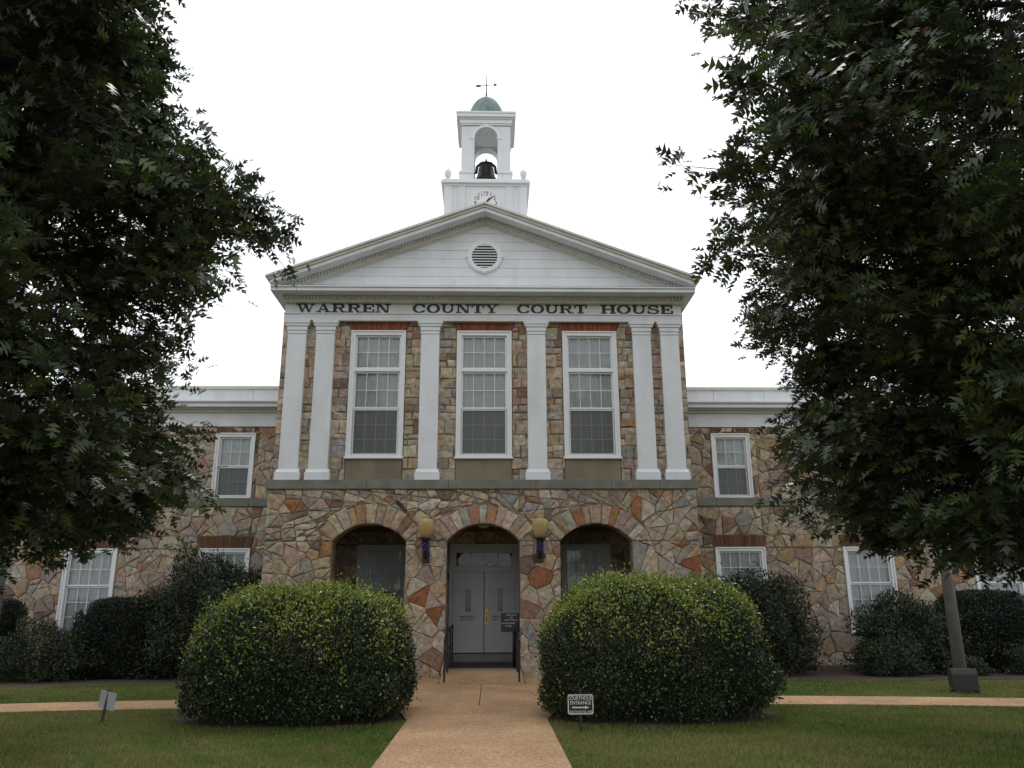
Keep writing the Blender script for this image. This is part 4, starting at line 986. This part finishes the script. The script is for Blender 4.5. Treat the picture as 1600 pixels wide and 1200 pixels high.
def shrub(label, x, y, rx, ry, h, kind):
    if kind == 'rho': bush('rhododendron', label, (x, y), rx, ry, h, int(9000*rx*h+3000), .115, RHO, DULLL, LONG4, 2.2, .4, .45, 'shrubs along the foundation', fuzz=.2, cat='shrub')
    elif kind == 'yew': bush('yew_hedge', label, (x, y), rx, ry, h, int(30000*rx*h+4000), .055, YEW, DULLL, LEAF4, 5, .5, .3, 'shrubs along the foundation', fuzz=.02, cat='shrub')
    else: bush('azalea', label, (x, y), rx, ry, h, int(13000*rx*h+3000), .06, AZA, DULLL, LEAF4, 2.2, .4, .4, 'shrubs along the foundation', fuzz=.2, cat='shrub')
shrub('tall loose rhododendron below the window left of the arches', -6.9, 1.0, 1.55, 1.1, 2.75, 'rho')
shrub('squared dark yew hedge left of the tall rhododendron', -9.0, .9, .92, .7, 1.9, 'yew')
shrub('low spreading azalea left of the squared yew', -10.7, .2, 1.1, .8, 1.25, 'aza')
shrub('dark loose shrub between the azalea and the yew hedge', -9.9, .9, .6, .6, 1.35, 'rho')
shrub('dark yew at the far left edge of the photo', -12.6, .8, .8, .7, 1.9, 'yew')
shrub('tall rhododendron behind the right bush, below the first wing window', 7.1, .9, 1.25, 1.0, 2.3, 'rho')
shrub('broad loose shrub below the second wing window on the right', 11.2, 1.2, 1.25, .9, 1.75, 'rho')
shrub('low mounded azalea in front of the broad loose shrub', 10.1, .1, .72, .55, .8, 'aza')
shrub('rounded dark yew right of the right pole', 13.25, 1.2, 1.0, .75, 2.0, 'yew')
shrub('low shrub at the far right edge of the photo', 14.1, .2, .95, .6, .75, 'aza')
shrub('low tuft of leaves at the foot of the dark yew by the right pole', 11.9, .0, .5, .35, .42, 'aza')

# ------------------------------------------------------------------ oak trees
def oak(label, tx, ty, prof, n_spray, seed, toward):
    """prof: list of (z, radius) - crown outline read from the photo at the trunk's distance"""
    r = np.random.default_rng(seed)
    t = thing('oak_tree', label, 'tree', (tx, ty, 0), 'oak trees framing the view')
    pz = np.array([p[0] for p in prof]); pr = np.array([p[1] for p in prof])
    top = pz[-1]
    q = MB(); q.tube([(tx, ty, -.1), (tx, ty, .4), (tx+.05, ty, 2.2), (tx-.05, ty+.1, 5), (tx, ty, 9), (tx, ty, top-1)], [.42, .30, .25, .2, .12, .03], 12)
    trunk = q.build('trunk', BARK, t)
    lim = MB(); P_ = []; D_ = []; W_ = []
    nl = 64
    for i in range(nl):
        z1 = pz[0]+.35+(top-3.0)*((i+.5)/nl)**1.05; az = (0 if toward > 0 else math.pi)+((i*.618034) % 1-.5)*2*math.pi*(.36 if i % 4 else 1)+r.uniform(-.15, .15)
        Rm_ = np.interp(z1, pz, pr)*r.uniform(.86, 1.06); z0_ = max(2.0, z1-Rm_*r.uniform(.12, .35))
        a = np.array([tx, ty, z0_]); dirh = np.array([math.cos(az), math.sin(az), 0])
        reach = i % 5 == 2 and 5 < z1 < 10; Rm_ *= 1.03 if reach else .93
        tip = np.array([tx, ty, z1+(.5 if reach else 0)])+dirh*Rm_*.92
        mid = (a+tip)/2+np.array([0, 0, .25])+r.normal(size=3)*.15
        lim.tube([a, mid, tip], [.085*(1-i/nl*.5), .045, .010], 6)
        for k in range(int(n_spray/nl)):
            s_ = r.uniform(.10, 1.0)**.7; base = a*(1-s_)**2+2*mid*s_*(1-s_)+tip*s_*s_
            az2 = az+r.normal()*.7; ln = r.uniform(.5, 1.5)*(1.15-.35*s_)
            d = np.array([math.cos(az2), math.sin(az2), r.normal()*.38+.10])
            end = base+d*ln
            rr = math.hypot(end[0]-tx, end[1]-ty); lim_r = np.interp(end[2], pz, pr)*(1+.09*math.sin(3*az2+end[2]*1.7)+.06*r.normal())*(1.1 if reach else 1)
            if rr > lim_r or end[2] < pz[0]-.1:
                end = base+d*ln*.4
                if math.hypot(end[0]-tx, end[1]-ty) > lim_r*1.04 or end[2] < pz[0]-.15: continue
            hole = math.sin(end[0]*1.9+seed)*math.sin(end[1]*1.7+1.3*seed)*math.sin(end[2]*2.3+.7*seed)
            if hole > .16 and not reach: continue
            if k % 2 == 0: lim.tube([base, (base+end)/2+np.array([0, 0, .05]), end], [.014, .009, .004], 3)
            m_ = int(r.integers(32, 58)); dd = unit(end-base+r.normal(size=3)*.05)
            side = unit(np.cross(dd, [0, 0, 1.])); upv = np.cross(side, dd)
            f = r.uniform(.05, 1.12, m_); wid = .32*np.sqrt(np.clip(1.15-f, .03, 1))
            lat = r.normal(size=m_)*wid; ver = r.normal(size=m_)*.13-.05*np.abs(lat)
            pp = base+(end-base)*f[:, None]+side*lat[:, None]+upv*ver[:, None]
            ldir = dd*.8+side*(np.sign(lat)*r.uniform(.2, 1.1, m_))[:, None]+r.normal(size=(m_, 3))*.35+np.array([0, 0, -.35])
            P_.append(pp); D_.append(ldir); W_.append(np.tile(upv, (m_, 1))+r.normal(size=(m_, 3))*.5)
    lim.build('limbs', BARK, trunk)
    P_ = np.concatenate(P_); D_ = np.concatenate(D_); W_ = np.concatenate(W_); n = len(P_)
    pal = np.array([(.042, .055, .026), (.050, .070, .024), (.034, .045, .024), (.070, .095, .022)])
    cols = pal[r.integers(0, 4, n)]*r.uniform(.7, 1.3, (n, 1))
    sel = r.uniform(0, 1, n) < .0012; cols[sel] = (.16, .06, .02)
    V, T, C_ = scatter(*OAKT, P_, D_, W_, r.uniform(.15, .25, n), cols)
    o = np_mesh('crown', V, T, C_, OAK, t); o['kind'] = 'stuff'
    print('oak leaves', n, len(T))
LP = [(2.1, 3.6), (2.75, 4.6), (3.6, 4.9), (4.2, 5.0), (4.7, 4.7), (5.2, 5.1), (6.1, 5.25), (7.4, 5.2), (8.0, 4.2), (8.7, 4.4), (10.1, 4.0), (11.5, 3.4), (13.0, 2.0), (13.8, .6)]
RP = [(2.1, 3.6), (2.75, 5.0), (3.2, 5.5), (3.9, 5.3), (4.7, 5.1), (5.8, 6.0), (6.5, 6.8), (7.4, 6.2), (8.2, 5.3), (9.0, 5.7), (10.1, 6.0), (11.6, 4.6), (13.2, 2.8), (14.2, .6)]
oak('broad dark oak tree overhanging the lawn left of the courthouse', -8.3, -11.2, LP, 1850, 3, 1)
oak('broad dark oak tree overhanging the lawn right of the courthouse', 9.3, -11.0, RP, 2050, 5, -1)

# ------------------------------------------------------------------ grass blades
def on_path(x, y):
    m_ = (np.abs(x) < 1.07) & (y < -7.0)
    m_ |= (np.abs(x) < 2.32) & (y > -6.0)
    m_ |= (np.abs(x) < 1.6) & (y > -7.5) & (y < -5.8)
    cyv = -5.22-.018*np.maximum(0, np.abs(x)-3)**2
    m_ |= np.abs(y-cyv) < HW+.01
    m_ |= (((np.abs(x)-2.85)/1.85)**2+((y+7.12)/1.3)**2 < 1) & (y < -5.9)
    m_ |= y > np.where(np.abs(x) < 9, -1.15, -1.45)
    return m_
N = 400000
yy_ = -13.2+rng.uniform(0, 1, N)**1.35*12.4; xx_ = rng.uniform(-1, 1, N)*(3.5+(yy_+20.9)*.62)
keep = ~on_path(xx_, yy_); xx_, yy_ = xx_[keep], yy_[keep]; n = len(xx_)
pt = .5+.3*np.sin(xx_*.9+1.3*np.sin(yy_*.7))+.25*np.sin(yy_*1.3+xx_*.35+2*np.sin(xx_*.5))+.22*np.sin(xx_*3.1+2*np.sin(yy_*2.2))*np.sin(yy_*4.1+xx_)
pt = np.clip(pt+rng.normal(size=n)*.14, 0, 1.2)[:, None]
gc = 1.12*(np.array([(.10, .145, .028)])*(1-pt)+np.array([(.20, .21, .07)])*pt)*rng.uniform(.7, 1.3, (n, 1))
blot = np.sin(xx_*2.3+np.sin(yy_*3.1)*1.5)*np.sin(yy_*2.9+np.sin(xx_*1.7)*2)+.5*np.sin(xx_*5.7+yy_*4.3)
dry = rng.uniform(0, 1, n) < np.clip(.06+.5*(blot-.4), .03, .6); gc[dry] = np.array((.27, .22, .10))*rng.uniform(.6, 1.2, (dry.sum(), 1))
lush = (blot < -.7) & ~dry; gc[lush] *= np.array((.75, .95, .8))
ga = rng.uniform(0, 2*math.pi, n); hgt = rng.uniform(.022, .055, n); wd = rng.uniform(.005, .009, n); lean = rng.uniform(.1, .9, n)*hgt; la = rng.uniform(0, 2*math.pi, n)
V = np.zeros((n, 3, 3)); 
V[:, 0] = np.stack([xx_-np.cos(ga)*wd, yy_-np.sin(ga)*wd, np.zeros(n)], 1); V[:, 1] = np.stack([xx_+np.cos(ga)*wd, yy_+np.sin(ga)*wd, np.zeros(n)], 1)
V[:, 2] = np.stack([xx_+np.cos(la)*lean, yy_+np.sin(la)*lean, hgt], 1)
o = np_mesh('grass', V.reshape(-1, 3), np.arange(n*3).reshape(-1, 3), np.repeat(gc, 3, 0), GRASS)
tag(o, 'short mown grass of the front lawn with drier patches', 'grass', kind='stuff')
